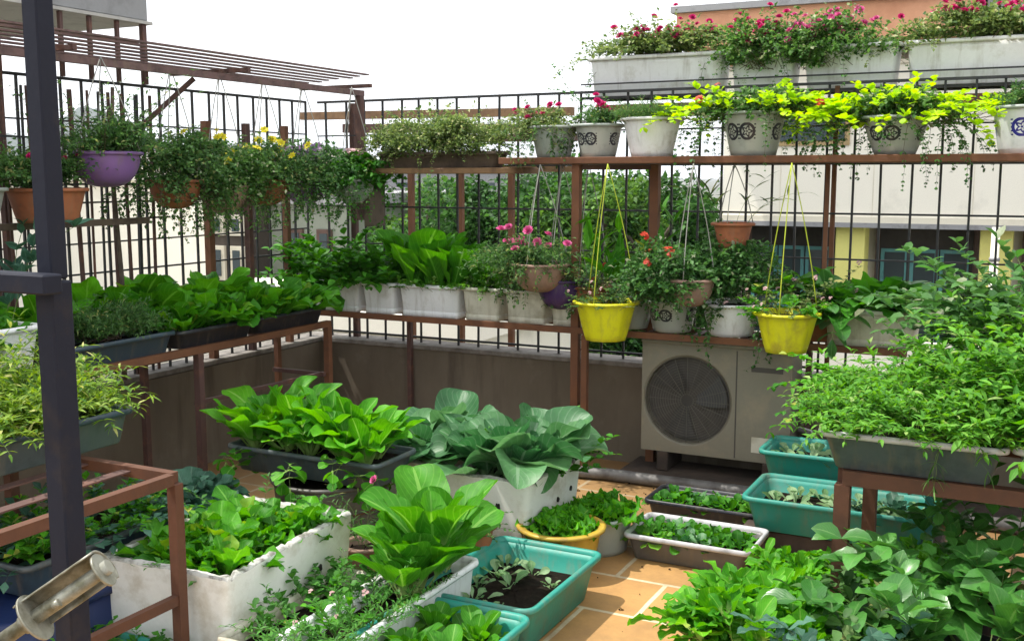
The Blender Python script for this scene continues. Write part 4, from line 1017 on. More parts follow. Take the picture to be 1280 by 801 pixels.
pp = pot('hanging_pot', 'dark purple hanging bowl overlapping the mauve one', 'hanging pot', -2.36, 5.27, .885, .135, .165, 'dark_purple', HG, foot=.5, belly=1, hang=1.66, cordmat='cord_grey')
t_ = bush(pp, 'fern', 30, .14, .025, .007, K=10, over=.6); flowers(pp, t_, 'pink', 2)
rb = pot('hanging_pot', 'red brown clay hanging bowl behind the front shelf post', 'hanging pot', -2.235, 5.33, .855, .12, .16, 'terracotta', HG, foot=.5, belly=1, hang=1.66, cordmat='cord_grey')
t_ = bush(rb, 'bushy', 30, .13, .025, .009, K=8); flowers(rb, t_, 'red', 5, size=.5)
mb = pot('hanging_pot', 'brown hanging bowl nearly swallowed by the dense dark bush', 'hanging pot', -1.60, 5.14, .955, .115, .14, 'mauve_clay', HG, foot=.5, belly=1, hang=1.66, cordmat='cord_grey')
t_ = mound(mb, 'deep', 4200, (-.14, -.03, .15), (.24, .17, .20), .028, .010, nc=18, droop=.3); flowers(mb, t_, 'red', 6, lift=.03)
bush(mb, 'deep', 26, .20, .026, .010, K=12, lean=1.4, over=1.8, up=.9, name='trailing_stems')
tc = pot('hanging_pot', 'small weathered terracotta hanging pot high between the shelves with a few long leaves', 'hanging pot', -1.455, 5.36, 1.235, .098, .13, 'terracotta', HG, foot=.68, hang=1.66, cordmat='cord_grey')
bush(tc, 'bushy', 5, .3, .16, .008, K=3, nu=5, shape='lance', stem='stem', lean=.6, bend=.9)

# --- on the tall shelf
zt = 1.698; TG = 'pots on top of the tall shelf'
p1 = pot('round_pot', 'grey green pot at the left end of the tall shelf, half covered by trailing leaves', 'pot', -2.44, 5.33, zt, .125, .165, 'cool_plastic', TG)
t_ = mound(p1, 'bushy', 2600, (-.10, -.02, .17), (.25, .15, .12), .030, .006, nc=16, shape='lance', droop=.5); flowers(p1, t_, 'magenta', 7, lift=.03)
bush(p1, 'fern', 40, .20, .030, .007, K=12, lean=1.5, over=1.7, up=1.0, name='trailing_stems', shift=(-.05, -.03))
p2 = pot('round_pot', 'grey pot with a faint pattern under magenta flowers, second from left on the tall shelf', 'pot', -2.185, 5.34, zt, .125, .17, 'glaze_ink', TG)
t_ = mound(p2, 'fern', 1500, (0, 0, .20), (.15, .13, .07), .030, .006, nc=12, shape='lance'); flowers(p2, t_, 'magenta', 8, lift=.05)
t_ = bush(p2, 'deep', 4, .42, .028, .012, K=9, lean=.5, name='tall_sprig', up=1.35, t0=.4, shift=(-.04, 0))
p3 = pot('round_pot', 'plain white glazed pot with a wide lip and low grassy tuft on the tall shelf', 'pot', -1.885, 5.33, zt, .148, .195, 'white_plastic', TG, foot=.7, lip=.016)
bush(p3, 'fern', 130, .13, .045, .004, K=9, lean=.8, stem='stem', shape='lance')
def purslane(root, n=55, L=.34, mat='bush'):
    hz = root.children[0].bound_box[6][2] if root.children else .2
    t_ = mound(root, mat, 4200, (0, -.02, hz + .02), (.30, .17, .11), .026, .010, nc=16, droop=.3)
    t2 = bush(root, 'lime', int(n*1.7), L*.62, .050, .023, K=5, lean=1.05, over=.1, t0=.55, shape='disc', name='lime_shoots', up=1.25, fold=.12, nu=3, ext=(.46, .02), lel=.9)
    bush(root, 'deep', int(n*.8), L*.9, .024, .011, K=12, lean=1.3, over=1.3, up=.9, name='trailing_stems', ext=(.24, .0))
    return t2
p4 = pot('round_pot', 'black patterned white pot under lime shoots, middle one of the tall shelf', 'pot', -1.355, 5.33, zt, .152, .21, 'glaze_ink', TG, foot=.72)
t_ = purslane(p4); flowers(p4, t_, 'red', 3, lift=.04, size=.9)
p5 = pot('round_pot', 'black patterned white pot under lime shoots, beside the blue patterned pot', 'pot', -.69, 5.33, zt, .152, .175, 'glaze_ink', TG, foot=.6)
purslane(p5, 60)
p6 = pot('round_pot', 'white pot with a deep blue pattern at the right end of the tall shelf', 'pot', -.13, 5.33, zt, .15, .205, 'glaze_blue', TG, foot=.78)
mound(p6, 'fern', 2400, (0, 0, .235), (.17, .15, .07), .028, .006, nc=14, shape='lance')
# trough on the timber shelf
tt = tray('trough', 'long low brown trough on the old plank, hidden under fine pale green foliage', 'planter', -3.60, -2.80, 5.36, 5.52, 1.647, .09, 'wood_grey')
mound(tt, 'bushy', 12000, (0, -.05, .16), (.50, .18, .18), .020, .0075, nc=44, csz=.26)
bush(tt, 'bushy', 60, .2, .020, .008, K=14, lean=1.2, over=1.4, name='trailing_stems', ext=(.1, .0), shift=(0, -.05))

# --- outside the fence: white flower boxes high up
root = thing('flower_box_rack', 'thin metal rack on the outside of the back fence holding the high white flower boxes', 'rack', (-2.42, 5.66, 2.03))
g = G(); g.bar((0, 0, 0), (4.2, 0, 0), .014); g.build('front_rail', M['black_iron'], root)
g = G(); g.bar((0, .2, 0), (4.2, .2, 0), .014); g.build('back_rail', M['black_iron'], root)
g = G(); g.bar((0, -.012, .075), (4.2, -.012, .075), .008); g.build('guard_rail', M['black_iron'], root)
for k in range(15):
    g = G(); g.bar((.05 + k*.28, .007, 0), (.05 + k*.28, .193, 0), .010); g.build('crossbar', M['black_iron'], root)
root = thing('timber_batten', 'reddish timber batten on the back fence just above the pots of the tall shelf', 'batten', (-2.3, 5.66, 1.955))
g = G(); g.bar((0, 0, 0), (3.8, 0, 0), .03, .07); g.build('board', M['rust'], root)
NG = 'white flower boxes outside the back fence'
for k, (x0, x1, lab, nb, nf, mt) in enumerate((
    (-2.38, -1.62, 'long white flower box with trailing stems, leftmost of the high row', 130, 62, 'bushy'),
    (-1.58, -1.24, 'short white flower box lost under dark foliage, second in the high row', 170, 34, 'bush'),
    (-1.20, -.74, 'white flower box with bushy growth spilling over its left half, third in the high row', 170, 50, 'bush'),
    (-.70, .12, 'long clean white flower box at the right end of the high row', 70, 40, 'bushy'))):
    b_ = tray('flower_box', lab, 'planter', x0, x1, 5.67, 5.87, 2.039, .215, 'white_plastic', NG, taper=.02, rim=.014, fill=.85)
    wx = (x1 - x0)/2
    low = k in (1, 2)
    t_ = mound(b_, mt, int(wx*(22000 if low else 15000)), (-.1 if k == 2 else 0, -.10 if low else -.03, .22 if low else .275), (wx + .06, .17, .19 if low else .115), .026, .0095, nc=int(70*wx) + 8, csz=.27, spike=.4, droop=.2); flowers(b_, t_, 'magenta' if k != 2 else 'pink', nf, lift=.02, size=1.0)
    bush(b_, mt, 30, .24, .026, .0095, K=14, lean=1.0, over=.8, name='loose_stems', ext=(.1, 0))
    if k in (0, 1, 2): bush(b_, 'deep', 16, .40, .022, .010, K=11, lean=1.6, over=1.3, up=1.0, name='trailing_stems')

# --- left fence, hanging plants
LG = 'pots hung along the left fence'
hp = pot('hanging_pot', 'purple hanging bowl on the left fence under a mound of fine foliage', 'hanging pot', -3.8, 3.50, 1.55, .15, .155, 'purple', LG, foot=.4, belly=1, hang=2.12, cordmat='cord_grey')
mound(hp, 'fern', 5200, (.02, 0, .195), (.20, .29, .13), .024, .006, nc=22, spike=.4)
bush(hp, 'fern', 30, .42, .03, .006, K=10, lean=.6, name='tall_sprigs', up=1.4)
tp = pot('round_pot', 'terracotta pot on the wooden rail behind the dark post, with pink flowers', 'pot', -3.88, 3.24, 1.402, .16, .145, 'terracotta', LG, foot=.75)
t_ = mound(tp, 'fern', 3600, (0, 0, .21), (.19, .25, .11), .024, .008, nc=20, spike=.3); flowers(tp, t_, 'magenta', 8, lift=.03)
gp = pot('round_pot', 'grey green pot at the left frame edge on the wooden rail', 'pot', -3.88, 2.86, 1.402, .14, .15, 'cool_plastic', LG)
t_ = mound(gp, 'fern', 3600, (0, 0, .22), (.19, .25, .12), .024, .008, nc=20, spike=.3); flowers(gp, t_, 'magenta', 2, lift=.03)
for k, (yy, zz, lab, mt, fm, fl, nf, pm) in enumerate((
    (3.98, 1.50, 'hanging pot hidden in dark green foliage, first right of the purple bowl', 'fern', .30, 'yellow', 2, 'terracotta'),
    (4.32, 1.47, 'brown hanging pot hidden in the middle of the foliage on the left fence', 'bush', .30, 'yellow', 9, 'mauve_clay'),
    (4.66, 1.50, 'hanging pot under the foliage dotted with most of the yellow flowers', 'fern', .32, 'yellow', 26, 'terracotta'),
    (5.00, 1.50, 'dusky purple hanging pot below the purple flower heads', 'deep', .24, 'violet', 5, 'purple'),
    (5.34, 1.50, 'grey hanging pot nearest the corner post of the canopy', 'darkgreens', .20, 'palepink', 6, 'cool_plastic'))):
    o = pot('hanging_pot', lab, 'hanging pot', -3.86 + .1*(k == 4), yy, zz - .06, .125, .14, pm, LG, foot=.5, belly=1, hang=2.12, cordmat='cord_grey')
    t_ = mound(o, mt, 6200 if k < 4 else 2600, (.05, 0, .175), (.20, .31 if k < 4 else .22, .235 if k < 4 else .14), .024 if k < 4 else .04, .0085 if k < 4 else .016, nc=30, droop=.5, csz=.26, spike=.6)
    bush(o, mt, 50, .26, .024, .009, K=14, lean=1.5, over=1.7, up=.9, name='trailing_stems', ext=(.1, .24))
    if fl: flowers(o, t_, fl, nf, lift=.05, size=1.6)
lf_ = pot('round_pot', 'far left shelf pot with a spindly broad leaved plant and one pink flower', 'pot', -3.72, 2.82, .80, .1, .16, 'terracotta')
t_ = bush(lf_, 'kale', 7, .55, .11, .026, K=9, nu=5, shape='lance', stem='stem', lean=.3, up=1.5, r=.003); flowers(lf_, t_, 'pink', 1, size=1.4)

# --- left shelf trays
TGp = 'dark trays along the left shelf'
zz = .797
a1 = tray('planter_tray', 'slate blue tray with fine feathery greens, nearest on the left shelf', 'planter', -3.79, -3.585, 3.02, 3.655, zz, .10, 'navy', TGp)
mound(a1, 'fern', 9000, (0, 0, .155), (.15, .35, .10), .030, .004, nc=40, csz=.3, shape='lance', fill=.6)
a2 = tray('planter_tray', 'black tray of mixed lettuces in the middle of the left shelf', 'planter', -3.79, -3.585, 3.69, 4.215, zz, .09, 'black_plastic', TGp)
heads(a2, 'greens', 2, 4, 1.1); heads(a2, 'bokchoy', 1, 3, .65, z=.02)
a3 = tray('planter_tray', 'black tray of bright lettuces at the far end of the left shelf', 'planter', -3.79, -3.585, 4.25, 4.80, zz, .09, 'black_plastic', TGp)
heads(a3, 'greens', 2, 4, 1.25)
a4 = tray('planter_tray', 'black tray of greens in the back row of the left shelf, behind the blue tray', 'planter', -4.05, -3.83, 3.1, 3.9, zz, .12, 'black_plastic', TGp)
heads(a4, 'greens', 2, 5, 1.45)
a5 = tray('planter_tray', 'black tray of tall greens in the back row of the left shelf, nearer the corner', 'planter', -4.05, -3.83, 3.95, 4.33, zz, .12, 'black_plastic', TGp)
heads(a5, 'greens', 2, 3, 1.5)
a6 = tray('planter_box', 'white planter of dark greens at the left frame edge on the left shelf', 'planter', -3.82, -3.58, 2.3, 2.93, zz, .22, 'white_plastic', taper=.03, rim=.014)
heads(a6, 'darkgreens', 2, 5, .8)

# --- left rack
b1 = tray('planter_tray', 'slate tray overflowing with yellow green grass, on the left foreground rack', 'planter', -3.02, -2.76, 1.95, 2.60, .705, .12, 'slate', rimmat='navy')
bush(b1, 'grassy', 190, .20, .05, .007, K=10, lean=.75, stem='stem', shape='lance', over=.6, ext=(-.05, -.14), nu=3, lel=.7)
b1b = tray('planter_tray', 'second slate tray of yellow green grass, cut by the left frame edge', 'planter', -3.34, -3.06, 1.95, 2.62, .705, .12, 'slate', rimmat='navy')
bush(b1b, 'grassy', 260, .32, .06, .0075, K=12, lean=.7, stem='stem', shape='lance', over=.9, ext=(.08, .0), nu=3)
b2 = tray('planter_tray', 'steel blue tray of weeds under the left foreground rack', 'planter', -3.1, -2.76, 2.15, 2.78, .295, .115, 'navy', rimmat='slate')
bush(b2, 'greens', 90, .15, .05, .02, K=6, stem='stem'); bush(b2, 'kale', 40, .15, .06, .02, K=5, name='low_foliage')
st = thing('storage_tub', 'deep blue plastic tub on the floor at the left edge, under the steel blue tray', 'tub', (-2.95, 2.35, 0))
g = G(); g.loft([rrect(.5 + q, .66 + q, .05, z) for q, z in ((-.03, 0), (-.03, .02), (0, .24))], close_first=True, close_last=True); g.build('tub', M['blue_tub'], st)
g = G(); g.loft([rrect(.5 + q, .66 + q, .055, z) for q, z in ((.004, .242), (.02, .244), (.02, .272), (.0, .280))], close_first=True, close_last=True); g.build('lid', M['blue_tub'], st)

# --- floor, left and middle
s1 = foam_box('big open white foam box with a torn rim and leafy greens, nearest on the left', -2.76, -2.24, 2.42, 3.16, .365, rz=.06, holes=(('front', .06, .18, 1.1), ('right', -.2, .2, 1), ('right', .15, .22, .8)))
heads(s1, 'greens', 3, 4, .95, z=.0); heads(s1, 'curly', 2, 3, 1.2, z=.01); bush(s1, 'feather', 10, .22, .045, .012, K=9, stem='stem', shift=(.0, .1))
s2 = foam_box('white foam box of cabbages behind the slate tray of lettuces', -2.72, -2.30, 3.9, 4.4, .35, holes=(('front', .12, .26, 1.2), ('front', .02, .14, 1), ('front', .15, .08, 1)))
heads(s2, 'collard', 2, 2, 1.3, z=.02, var=.25)
s3 = foam_box('clean white foam box with punched holes and blue green cabbages beside the gold pot', -2.24, -1.83, 3.80, 4.30, .36, rz=-.05, holes=(('front', .06, .24, 1.2), ('front', -.02, .07, .9), ('front', .14, .05, .8), ('right', -.12, .2, .8), ('right', .03, .22, .8), ('right', .15, .24, .8)))
heads(s3, 'collard', 2, 3, 1.25, z=.02, var=.25)
bush(s3, 'darkgreens', 26, .24, .05, .02, K=8, stem='stem', nu=3, shift=(.04, .16), name='low_foliage')
ot = pot('round_tub', 'old brown round tub with wire around it, under the slate tray of lettuces', 'tub', -2.72, 3.66, .0, .25, .33, 'grey_plastic', foot=.85)
g = G(); g.tube([(.245*math.cos(q), .245*math.sin(q), .22 + .01*math.sin(3*q)) for q in np.linspace(0, 2*PI, 30)], .003, 5); g.build('wire', M['rust'], ot)
dt = tray('planter_tray', 'long slate tray of tall bright lettuces in the middle of the left side', 'planter', -3.13, -2.37, 3.48, 3.78, .34, .115, 'slate', taper=.03, rim=.012)
heads(dt, 'romaine', 5, 2, 1.0, z=.0, var=.2); bush(dt, 'romaine', 26, .17, .085, .032, K=3, lean=1.6, over=1.2, stem='stem', shape='spoon', nu=5, name='drooping_leaves', shift=(0, -.1))
kp = pot('round_pot', 'dark pot of blue green kale on the floor left of the slate lettuce tray', 'pot', -3.1, 3.2, .0, .20, .30, 'grey_plastic', foot=.8)
for (dx, dy, q) in ((0, 0, 1.2), (.1, .05, 1.), (-.1, .06, 1.), (.03, -.1, 1.), (.16, -.08, .9), (-.15, -.08, .9)): head(kp, 'kale', dx, dy, .27, q)
kp2 = pot('round_pot', 'low dark pot of trailing green leaves left of the torn foam box', 'pot', -3.0, 2.86, .0, .16, .2, 'black_plastic', foot=.8)
bush(kp2, 'kale', 60, .24, .06, .024, K=7, nu=3, stem='stem', over=.5)
l1 = tray('planter_box', 'narrow cream planter of parsley between the torn foam box and the long white planter', 'planter', -2.225, -2.04, 2.40, 3.05, .01, .185, 'old_plastic', taper=.02, rim=.014, t=.008)
bush(l1, 'feather', 26, .15, .04, .016, K=8, stem='stem', shape='lobed', nu=6, ext=(.04, 0), up=1.5)
t_ = bush(l1, 'greens', 14, .11, .045, .016, K=5, stem='stem', name='low_foliage')
l2 = tray('planter_box', 'long white planter of feathery herbs and bok choy in the centre foreground', 'planter', -2.015, -1.80, 2.42, 3.28, .01, .215, 'white_plastic', taper=.02, rim=.014, t=.008)
t_ = bush(l2, 'feather', 60, .19, .034, .0050, K=14, stem='stem', shape='lance', ext=(.03, -.25), shift=(0, -.18), up=1.5, lean=.6)
flowers(l2, t_[:60], 'palepink', 5, size=.5)
bush(l2, 'greens', 14, .12, .045, .018, K=5, stem='stem', name='low_foliage', shift=(0, -.2), ext=(0, -.3), shape='lobed', nu=6)
head(l2, 'bokchoy', -.02, .20, .17, 1.15, .1); head(l2, 'bokchoy', .02, .28, .22, 1.4, .05); head(l2, 'bokchoy', .0, .36, .17, 1.1, .1); head(l2, 'bokchoy', .03, .14, .17, .95, .1); head(l2, 'bokchoy', .02, .08, .17, .85)
cp = pot('round_pot', 'glazed orange clay pot just behind the big bok choy leaves', 'pot', -1.985, 3.56, 0, .095, .25, 'terracotta', foot=.7, lip=.016)
t_ = bush(cp, 'fern', 14, .12, .03, .008, K=6)
pf = pot('round_pot', 'small clay pot with one pink flower between the foam box and the old tub', 'pot', -2.30, 3.30, 0, .085, .2, 'mauve_clay')
t_ = bush(pf, 'fern', 14, .26, .05, .006, K=10, stem='stem', shape='lance', lean=.6); flowers(pf, t_, 'pink', 1, size=1.1)
g1 = pot('round_pot', 'gold glazed pot with a fluted wall full of bright lettuce', 'pot', -1.73, 3.87, 0, .165, .19, 'gold_glaze', foot=.78, lip=.018, lob=12)
for k in range(7):
    a_ = k*2.4; q = .033*math.sqrt(k); head(g1, 'curly', q*math.cos(a_)*1.1, q*math.sin(a_)*1.1, .17, .95)
g2 = pot('round_pot', 'pale sack like pot of curly lettuce behind the gold pot', 'pot', -1.70, 4.18, 0, .155, .16, 'cool_plastic', foot=.85)
for k in range(9):
    a_ = k*2.4; q = .04*math.sqrt(k); head(g2, 'curly', q*math.cos(a_), q*math.sin(a_), .14, 1.05)
# teal trays in front
def teal(label, x0, x1, y0, y1, z0, h, mt='teal', rz=0, fill=.45): return tray('planter_tray', label, 'planter', x0, x1, y0, y1, z0, h, mt, 'teal trays on the floor', taper=.04, r=.035, rim=.014, fill=fill, rz=rz)
t1 = teal('teal tray with dark bare soil and a few pale seedlings, in the centre foreground', -1.905, -1.475, 3.05, 3.665, .003, .175)
for (dx, dy, q) in ((-.10, -.12, 1.1), (.0, -.18, .9), (-.04, .05, 1.2), (-.13, .12, 1.1), (-.02, .2, .8), (.10, .12, .7), (-.12, -.22, .7), (-.14, .22, 1.0), (-.15, 0, 1.0)): head(t1, 'seedling', dx, dy, .078, q)
t2 = teal('teal tray of round leaved seedlings at the bottom edge, before the bare soil tray', -1.88, -1.455, 2.40, 3.0, .003, .175, fill=.5)
heads(t2, 'smallgreen', 4, 6, 1.15); heads(t2, 'bokchoy', 2, 3, .55)
t3 = teal('teal tray with sparse seedlings on the right, second from the wall', -1.115, -.375, 4.40, 4.80, .097, .153, fill=.5)
g = G(); g.box(-.40, .40, -.16, .16, 0, .09, bev=.006)
tag(g.build('concrete_slab', M['dark_concrete'], None, (-.74, 4.62, .003)), 'low dark concrete slab lying under the teal tray of sparse seedlings', 'slab')
heads(t3, 'seedling', 7, 3, 1.1, skip=.25); head(t3, 'kale', .22, .02, .1, .6); head(t3, 'kale', .1, -.05, .1, .5)
t4 = teal('deep teal tray closest to the wall on the right, behind the sparse seedlings', -1.17, -.42, 4.90, 5.22, .16, .17, 'teal', fill=.6)
heads(t4, 'seedling', 6, 2, 1.1)
t4b = teal('empty dark teal tray turned under the tray closest to the wall', -1.15, -.44, 4.88, 5.22, .004, .15, 'deep_teal')
t5 = teal('teal tray of weeds at the bottom left, in front of the torn foam box', -2.80, -2.22, 2.05, 2.40, .003, .12, fill=.6)
bush(t5, 'darkgreens', 70, .12, .04, .016, K=6, stem='stem')
g_1 = tray('planter_tray', 'grey tray with a pale rim and small dark cabbages on the tiles', 'planter', -1.535, -1.01, 4.09, 4.40, .003, .115, 'grey_plastic', taper=.03, rim=.01, rimmat='pale_rim', fill=.6)
heads(g_1, 'darkseed', 6, 3, 1.0); 
g_2 = tray('planter_tray', 'black tray of dark seedlings between the grey tray and the pipe', 'planter', -1.62, -1.08, 4.58, 4.86, .003, .115, 'black_plastic', taper=.03, rim=.01, fill=.7)
heads(g_2, 'darkseed', 6, 2, 1.0)
# right front mass of salad leaves
q1 = tray('planter_box', 'blue and white glazed planter buried under bright salad leaves in the right foreground', 'planter', -.93, -.58, 3.02, 3.40, .003, .16, 'bluewhite', taper=.02)
def salad(root, nx, ny, s_=1.): heads(root, 'lettuce', nx, ny, s_)
for i_ in range(5):
    for j_ in range(5): head(q1, 'salad', (-.5 + i_/4)*.36, (-.5 + j_/4)*.36, .12, .95) if False else None
HM['salad'] = []
for v_ in range(5):
    g = G()
    stems(g, rect_pts(6, .05, .05), RG.uniform(0, 6.28, 6), RG.uniform(1.0, 1.5, 6), .13, .4, 7, .125, .026, 'romaine', nu=7, nv=2, r=.002, t0=.15, wave=.35, lel=.8, lbend=1.1)
    HM['salad'].append(g.mesh('salad', [M['lettuce'], M['stem']]))
PARTNAME['salad'] = 'salad_plant'
def salad(root, nx, ny, s_=1., z=0, jit=.4, ext=.01):
    lx, ly, zq = SOILZ[root.name]; lx += ext; ly += ext
    for i_ in range(nx):
        for j_ in range(ny): head(root, 'salad', (-.5 + (i_ + .5)/nx)*lx + RG.normal(0, .012), (-.5 + (j_ + .5)/ny)*ly + RG.normal(0, .012), zq + z, s_*RG.uniform(.85, 1.15), .15)
salad(q1, 5, 5, 1.15)
q2 = tray('planter_box', 'pale planter of the same bright salad leaves nearer the tray of dark cabbages', 'planter', -.90, -.58, 3.52, 3.92, .003, .11, 'old_plastic')
salad(q2, 5, 5, .85)
q3 = tray('planter_box', 'cream planter of bright salad leaves behind the right rack leg', 'planter', -.56, -.16, 3.75, 4.22, .003, .13, 'old_plastic')
salad(q3, 4, 5, .9)
q4 = tray('planter_box', 'grey planter of frilly leaves at the bottom right, just right of the rack leg', 'planter', -.56, -.30, 3.05, 3.55, .003, .16, 'grey_plastic')
heads(q4, 'curly', 2, 4, 1.2); bush(q4, 'fern', 60, .22, .07, .022, K=6, stem='stem', shape='lobed', nu=6)
q5 = pot('round_pot', 'dark pot of a glossy upright shrub with pointed leaves at the right, under the rack', 'pot', -.12, 3.84, .0, .13, .2, 'black_plastic')
bush(q5, 'tropical', 12, .40, .105, .028, K=9, nu=5, stem='stem', lean=.7, r=.003, nv=1) if False else bush(q5, 'tropical', 13, .42, .105, .028, K=9, nu=5, stem='stem', lean=.7, r=.003)
q6 = pot('round_pot', 'dark pot of broad dull leaves at the bottom right corner', 'pot', -.16, 3.30, .0, .16, .2, 'black_plastic')
bush(q6, 'tropical', 22, .34, .15, .05, K=6, nu=6, stem='stem', lean=.9, r=.003, wave=.15)
q7 = pot('round_pot', 'pot of silvery green cut leaves at the bottom edge, right of the rack leg', 'pot', -.40, 2.92, .0, .12, .18, 'black_plastic')
bush(q7, 'kale', 18, .22, .11, .03, K=6, nu=7, stem='stem', shape='lobed', wave=.2)

# --- right rack trays and the tall mass behind
gr1 = tray('planter_tray', 'long slate tray with a scuffed pale rim and dense narrow leaves, on the right rack', 'planter', -.655, -.095, 3.58, 3.90, .628, .135, 'slate', 'trays on the right rack', taper=.045, rim=.012, rimmat='pale_rim', fill=.8, rz=-.01)
bush(gr1, 'spinach', 230, .20, .045, .0085, K=12, lean=.7, stem='stem', shape='lance', over=.5, ext=(-.03, .03), nu=3)
bush(gr1, 'bush', 3, .16, .10, .004, K=3, stem='stem', lean=.1, over=2.2, up=.4, name='drooping_stem', shift=(.1, -.13), ext=(-.4, -.2), shape='blade', nu=4)
gr2 = tray('planter_tray', 'slate tray of broad bright leaves at the right frame edge, on the right rack', 'planter', -.065, .50, 3.60, 3.92, .628, .135, 'slate', 'trays on the right rack', taper=.045, rim=.012, rimmat='pale_rim', fill=.8)
bush(gr2, 'spinach', 150, .28, .07, .014, K=11, lean=.8, stem='stem', shape='lance', over=.5, nu=3); heads(gr2, 'greens', 4, 2, 1.1)
gr3 = tray('planter_tray', 'slate tray of tall leafy stems in the back row of the right rack', 'planter', -.66, -.08, 3.98, 4.25, .628, .135, 'slate', 'trays on the right rack', taper=.04, rim=.012, fill=.8)
bush(gr3, 'spinach', 80, .24, .05, .010, K=12, lean=.6, stem='stem', shape='lance', over=.6, ext=(-.28, .05), nu=3, shift=(-.14, 0), name='low_foliage')
bush(gr3, 'spinach', 120, .36, .055, .011, K=16, lean=.5, stem='stem', shape='lance', over=.6, ext=(-.30, .05), nu=3, shift=(.17, 0))
bush(gr3, 'greens', 16, .27, .045, .021, K=10, lean=1.3, stem='stem', shape='disc', over=.5, nu=3, name='round_leaved_stems', shift=(-.2, 0), ext=(-.3, 0))
gr4 = tray('planter_tray', 'slate tray of tall narrow leaved plants behind the right frame edge', 'planter', -.05, .52, 3.98, 4.25, .628, .135, 'slate', 'trays on the right rack', taper=.04, rim=.012, fill=.8)
bush(gr4, 'spinach', 170, .50, .07, .014, K=16, lean=.5, stem='stem', shape='lance', over=.6, ext=(.1, .1), nu=3)
# tall bean plant with one arching bare stalk, in a tub on the floor by the wall
tb = tray('planter_box', 'deep pale planter by the wall on the right with tall dark glossy stems', 'planter', -.42, .30, 4.42, 4.78, .70, .18, 'deep_teal')
bush(tb, 'deep', 90, .54, .085, .024, K=12, lean=.45, stem='stem', over=.5, nu=3, ext=(-.12, .0), shift=(.08, 0))
bush(tb, 'tropical', 7, .42, .12, .045, K=4, lean=.4, stem='stem', shape='heart', nu=6, name='broad_leaves', r=.003, ext=(-.2, 0), shift=(.08, 0))
g = G(); g.tube([(-.10, 0, .1), (-.09, 0, .3), (-.085, 0, .45), (-.11, -.02, .53), (-.17, -.03, .57), (-.24, -.05, .56)], [.005, .005, .0045, .004, .003, .002], 6); g.build('arching_stalk', M['spinach'], tb)
stn = thing('plant_stand', 'teal painted stand holding the deep planter behind the right rack', 'stand', (-.06, 4.6, -.1))
g = G(); g.box(-.36, .36, -.17, .17, .765, .795, bev=.004); g.build('stand_top', M['deep_teal'], stn)
for sx in (-.32, .32):
    for sy in (-.14, .14): g = G(); g.bar((sx, sy, .1), (sx, sy, .764), .035); g.build('leg', M['deep_teal'], stn)

# fallen leaves, crumbs of soil and grit on the tiles
g = G(); n_ = 900
P_ = np.stack([RG.uniform(-2.4, -.3, n_), RG.uniform(2.4, 5.2, n_), np.full(n_, .003)], 1); P_ = P_[(RG.random(n_) < .25 + .75*np.clip((P_[:, 1] - 3.9)/1.2, 0, 1))]
for p_ in P_:
    s_ = RG.uniform(.001, .0035); o_ = RG.normal(0, .3, (8, 3)) + np.array([(x, y, z) for x in (-1, 1) for y in (-1, 1) for z in (0, 1)])
    g.add(p_ + o_*s_, [[0, 1, 3, 2], [4, 6, 7, 5], [0, 4, 5, 1], [2, 3, 7, 6], [1, 5, 7, 3]], 0, smooth=False)
Q_ = P_[RG.random(len(P_)) < .13]
leaves(g, Q_ + [0, 0, .004], RG.uniform(0, 6, len(Q_)), RG.normal(.05, .1, len(Q_)), RG.uniform(.02, .05, len(Q_)), .009, .6, 'ovate', 4, 1, .4, mi=1)
M['dry_leaf'] = leafmat('dry_leaf', (.30, .2, .06), (.12, .07, .03), .1, odd=(.2, .3, .05))
structure(g.build('floor_litter', [M['soil'], M['dry_leaf']]), 'stuff')
# a few cable ties and wire ends on the tall shelf, hoses of the air conditioner
for k, (xx, yy, zz_) in enumerate(((-2.26, 5.23, .81), (-1.91, 5.47, .80))):
    pass
ac = bpy.data.objects['air_conditioner']
for dx in (.0, .03):
    g = G(); g.tube([(.401, .02 + dx, .16), (.46, .02 + dx, .15), (.50, .04 + dx, .06), (.50, .06 + dx, -.04), (.56, .08 + dx, -.11)], .012, 8); g.build('hose', M['white_plastic'] if dx else M['pipe_grey'], ac)
g = G(); g.box(.20, .33, -.1225, -.1205, .05, .13); g.build('rating_plate', M['old_plastic'], ac)

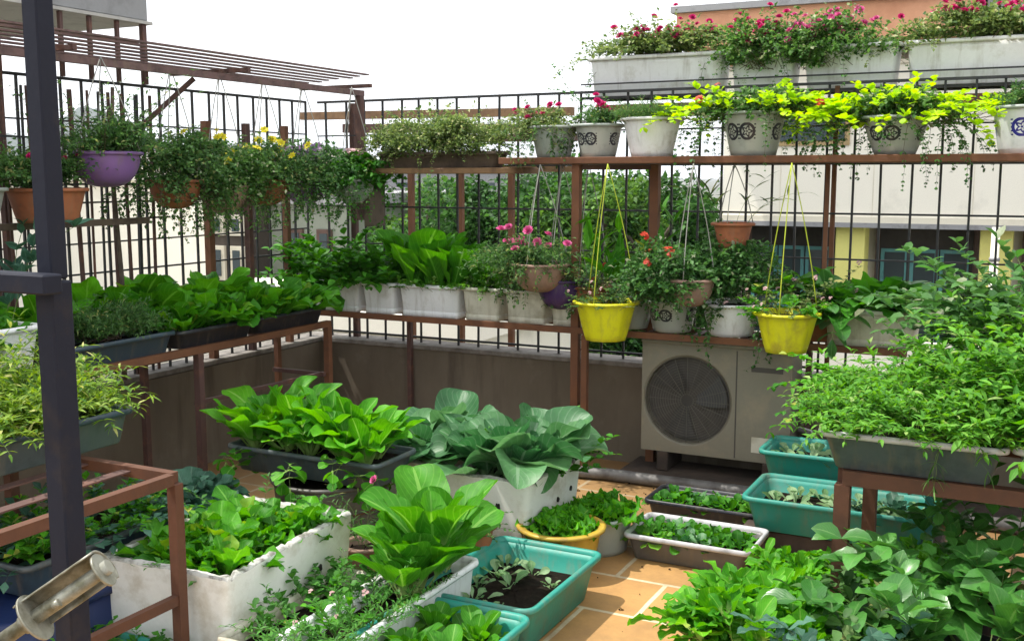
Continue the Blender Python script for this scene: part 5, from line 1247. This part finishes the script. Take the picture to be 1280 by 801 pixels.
# ================================================================== LIGHT, SKY, CAMERA
S = Vector((-.96, -.27, 0)).normalized(); ELV = R(62)
sd = Vector((S.x*math.cos(ELV), S.y*math.cos(ELV), math.sin(ELV)))
sun = bpy.data.lights.new('sun', 'SUN'); sun.energy = 4.2; sun.angle = R(.6); sun.color = (1, .95, .86)
so = bpy.data.objects.new('sun', sun); COL.objects.link(so); so.rotation_euler = sd.to_track_quat('Z', 'Y').to_euler(); so.location = (0, 0, 8)
wd = bpy.data.worlds.new('World'); scene.world = wd; wd.use_nodes = True
nt = wd.node_tree; bg = nt.nodes['Background']
sky = nt.nodes.new('ShaderNodeTexSky'); sky.sky_type = 'NISHITA'; sky.sun_disc = False
sky.sun_elevation = ELV; sky.sun_rotation = math.atan2(sd.x, sd.y); sky.dust_density = 3.5; sky.air_density = 1.0; sky.ozone_density = 1.0
tcn = nt.nodes.new('ShaderNodeTexCoord')
cl = nd(nt, 'ShaderNodeTexNoise', Scale=2.2, Detail=6., Roughness=.55); nt.links.new(tcn.outputs['Generated'], cl.inputs['Vector'])
cov = ramp(nt, cl.outputs['Fac'], [(.2, .80), (.6, 1.)])
nt.links.new(mixc(nt, sky.outputs[0], (13.0, 13.2, 13.6), cov), bg.inputs['Color'])       # thin bright cloud over the whole sky
bg.inputs['Strength'].default_value = .10

cam = bpy.data.cameras.new('camera'); co = bpy.data.objects.new('camera', cam); COL.objects.link(co); scene.camera = co
cam.sensor_width = 36; cam.lens = 1340/1280*36; cam.clip_start = .05; cam.clip_end = 9000
co.location = (0, 0, 1.6); co.rotation_euler = (PI/2 - math.atan(180.5/1340), 0, math.atan(677/1340))
scene.view_settings.view_transform = 'Standard'; scene.view_settings.look = 'None'; scene.view_settings.gamma = 1
scene.view_settings.exposure = .5
scene.cycles.max_bounces = 7; scene.cycles.diffuse_bounces = 3; scene.cycles.glossy_bounces = 2; scene.cycles.transmission_bounces = 4
hz = None
m = bpy.data.materials.new('haze_air'); m.use_nodes = True; nt = m.node_tree; nt.nodes.remove(nt.nodes['Principled BSDF'])
pv = nd(nt, 'ShaderNodeVolumePrincipled', Density=.00022); pv.inputs['Color'].default_value = (.86, .92, 1., 1); pv.inputs['Anisotropy'].default_value = .2
nt.links.new(pv.outputs[0], nt.nodes['Material Output'].inputs['Volume'])
g = G(); g.box(-4010, 4010, -4010, 4010, -10, 140); structure(g.build('haze', m), 'stuff')
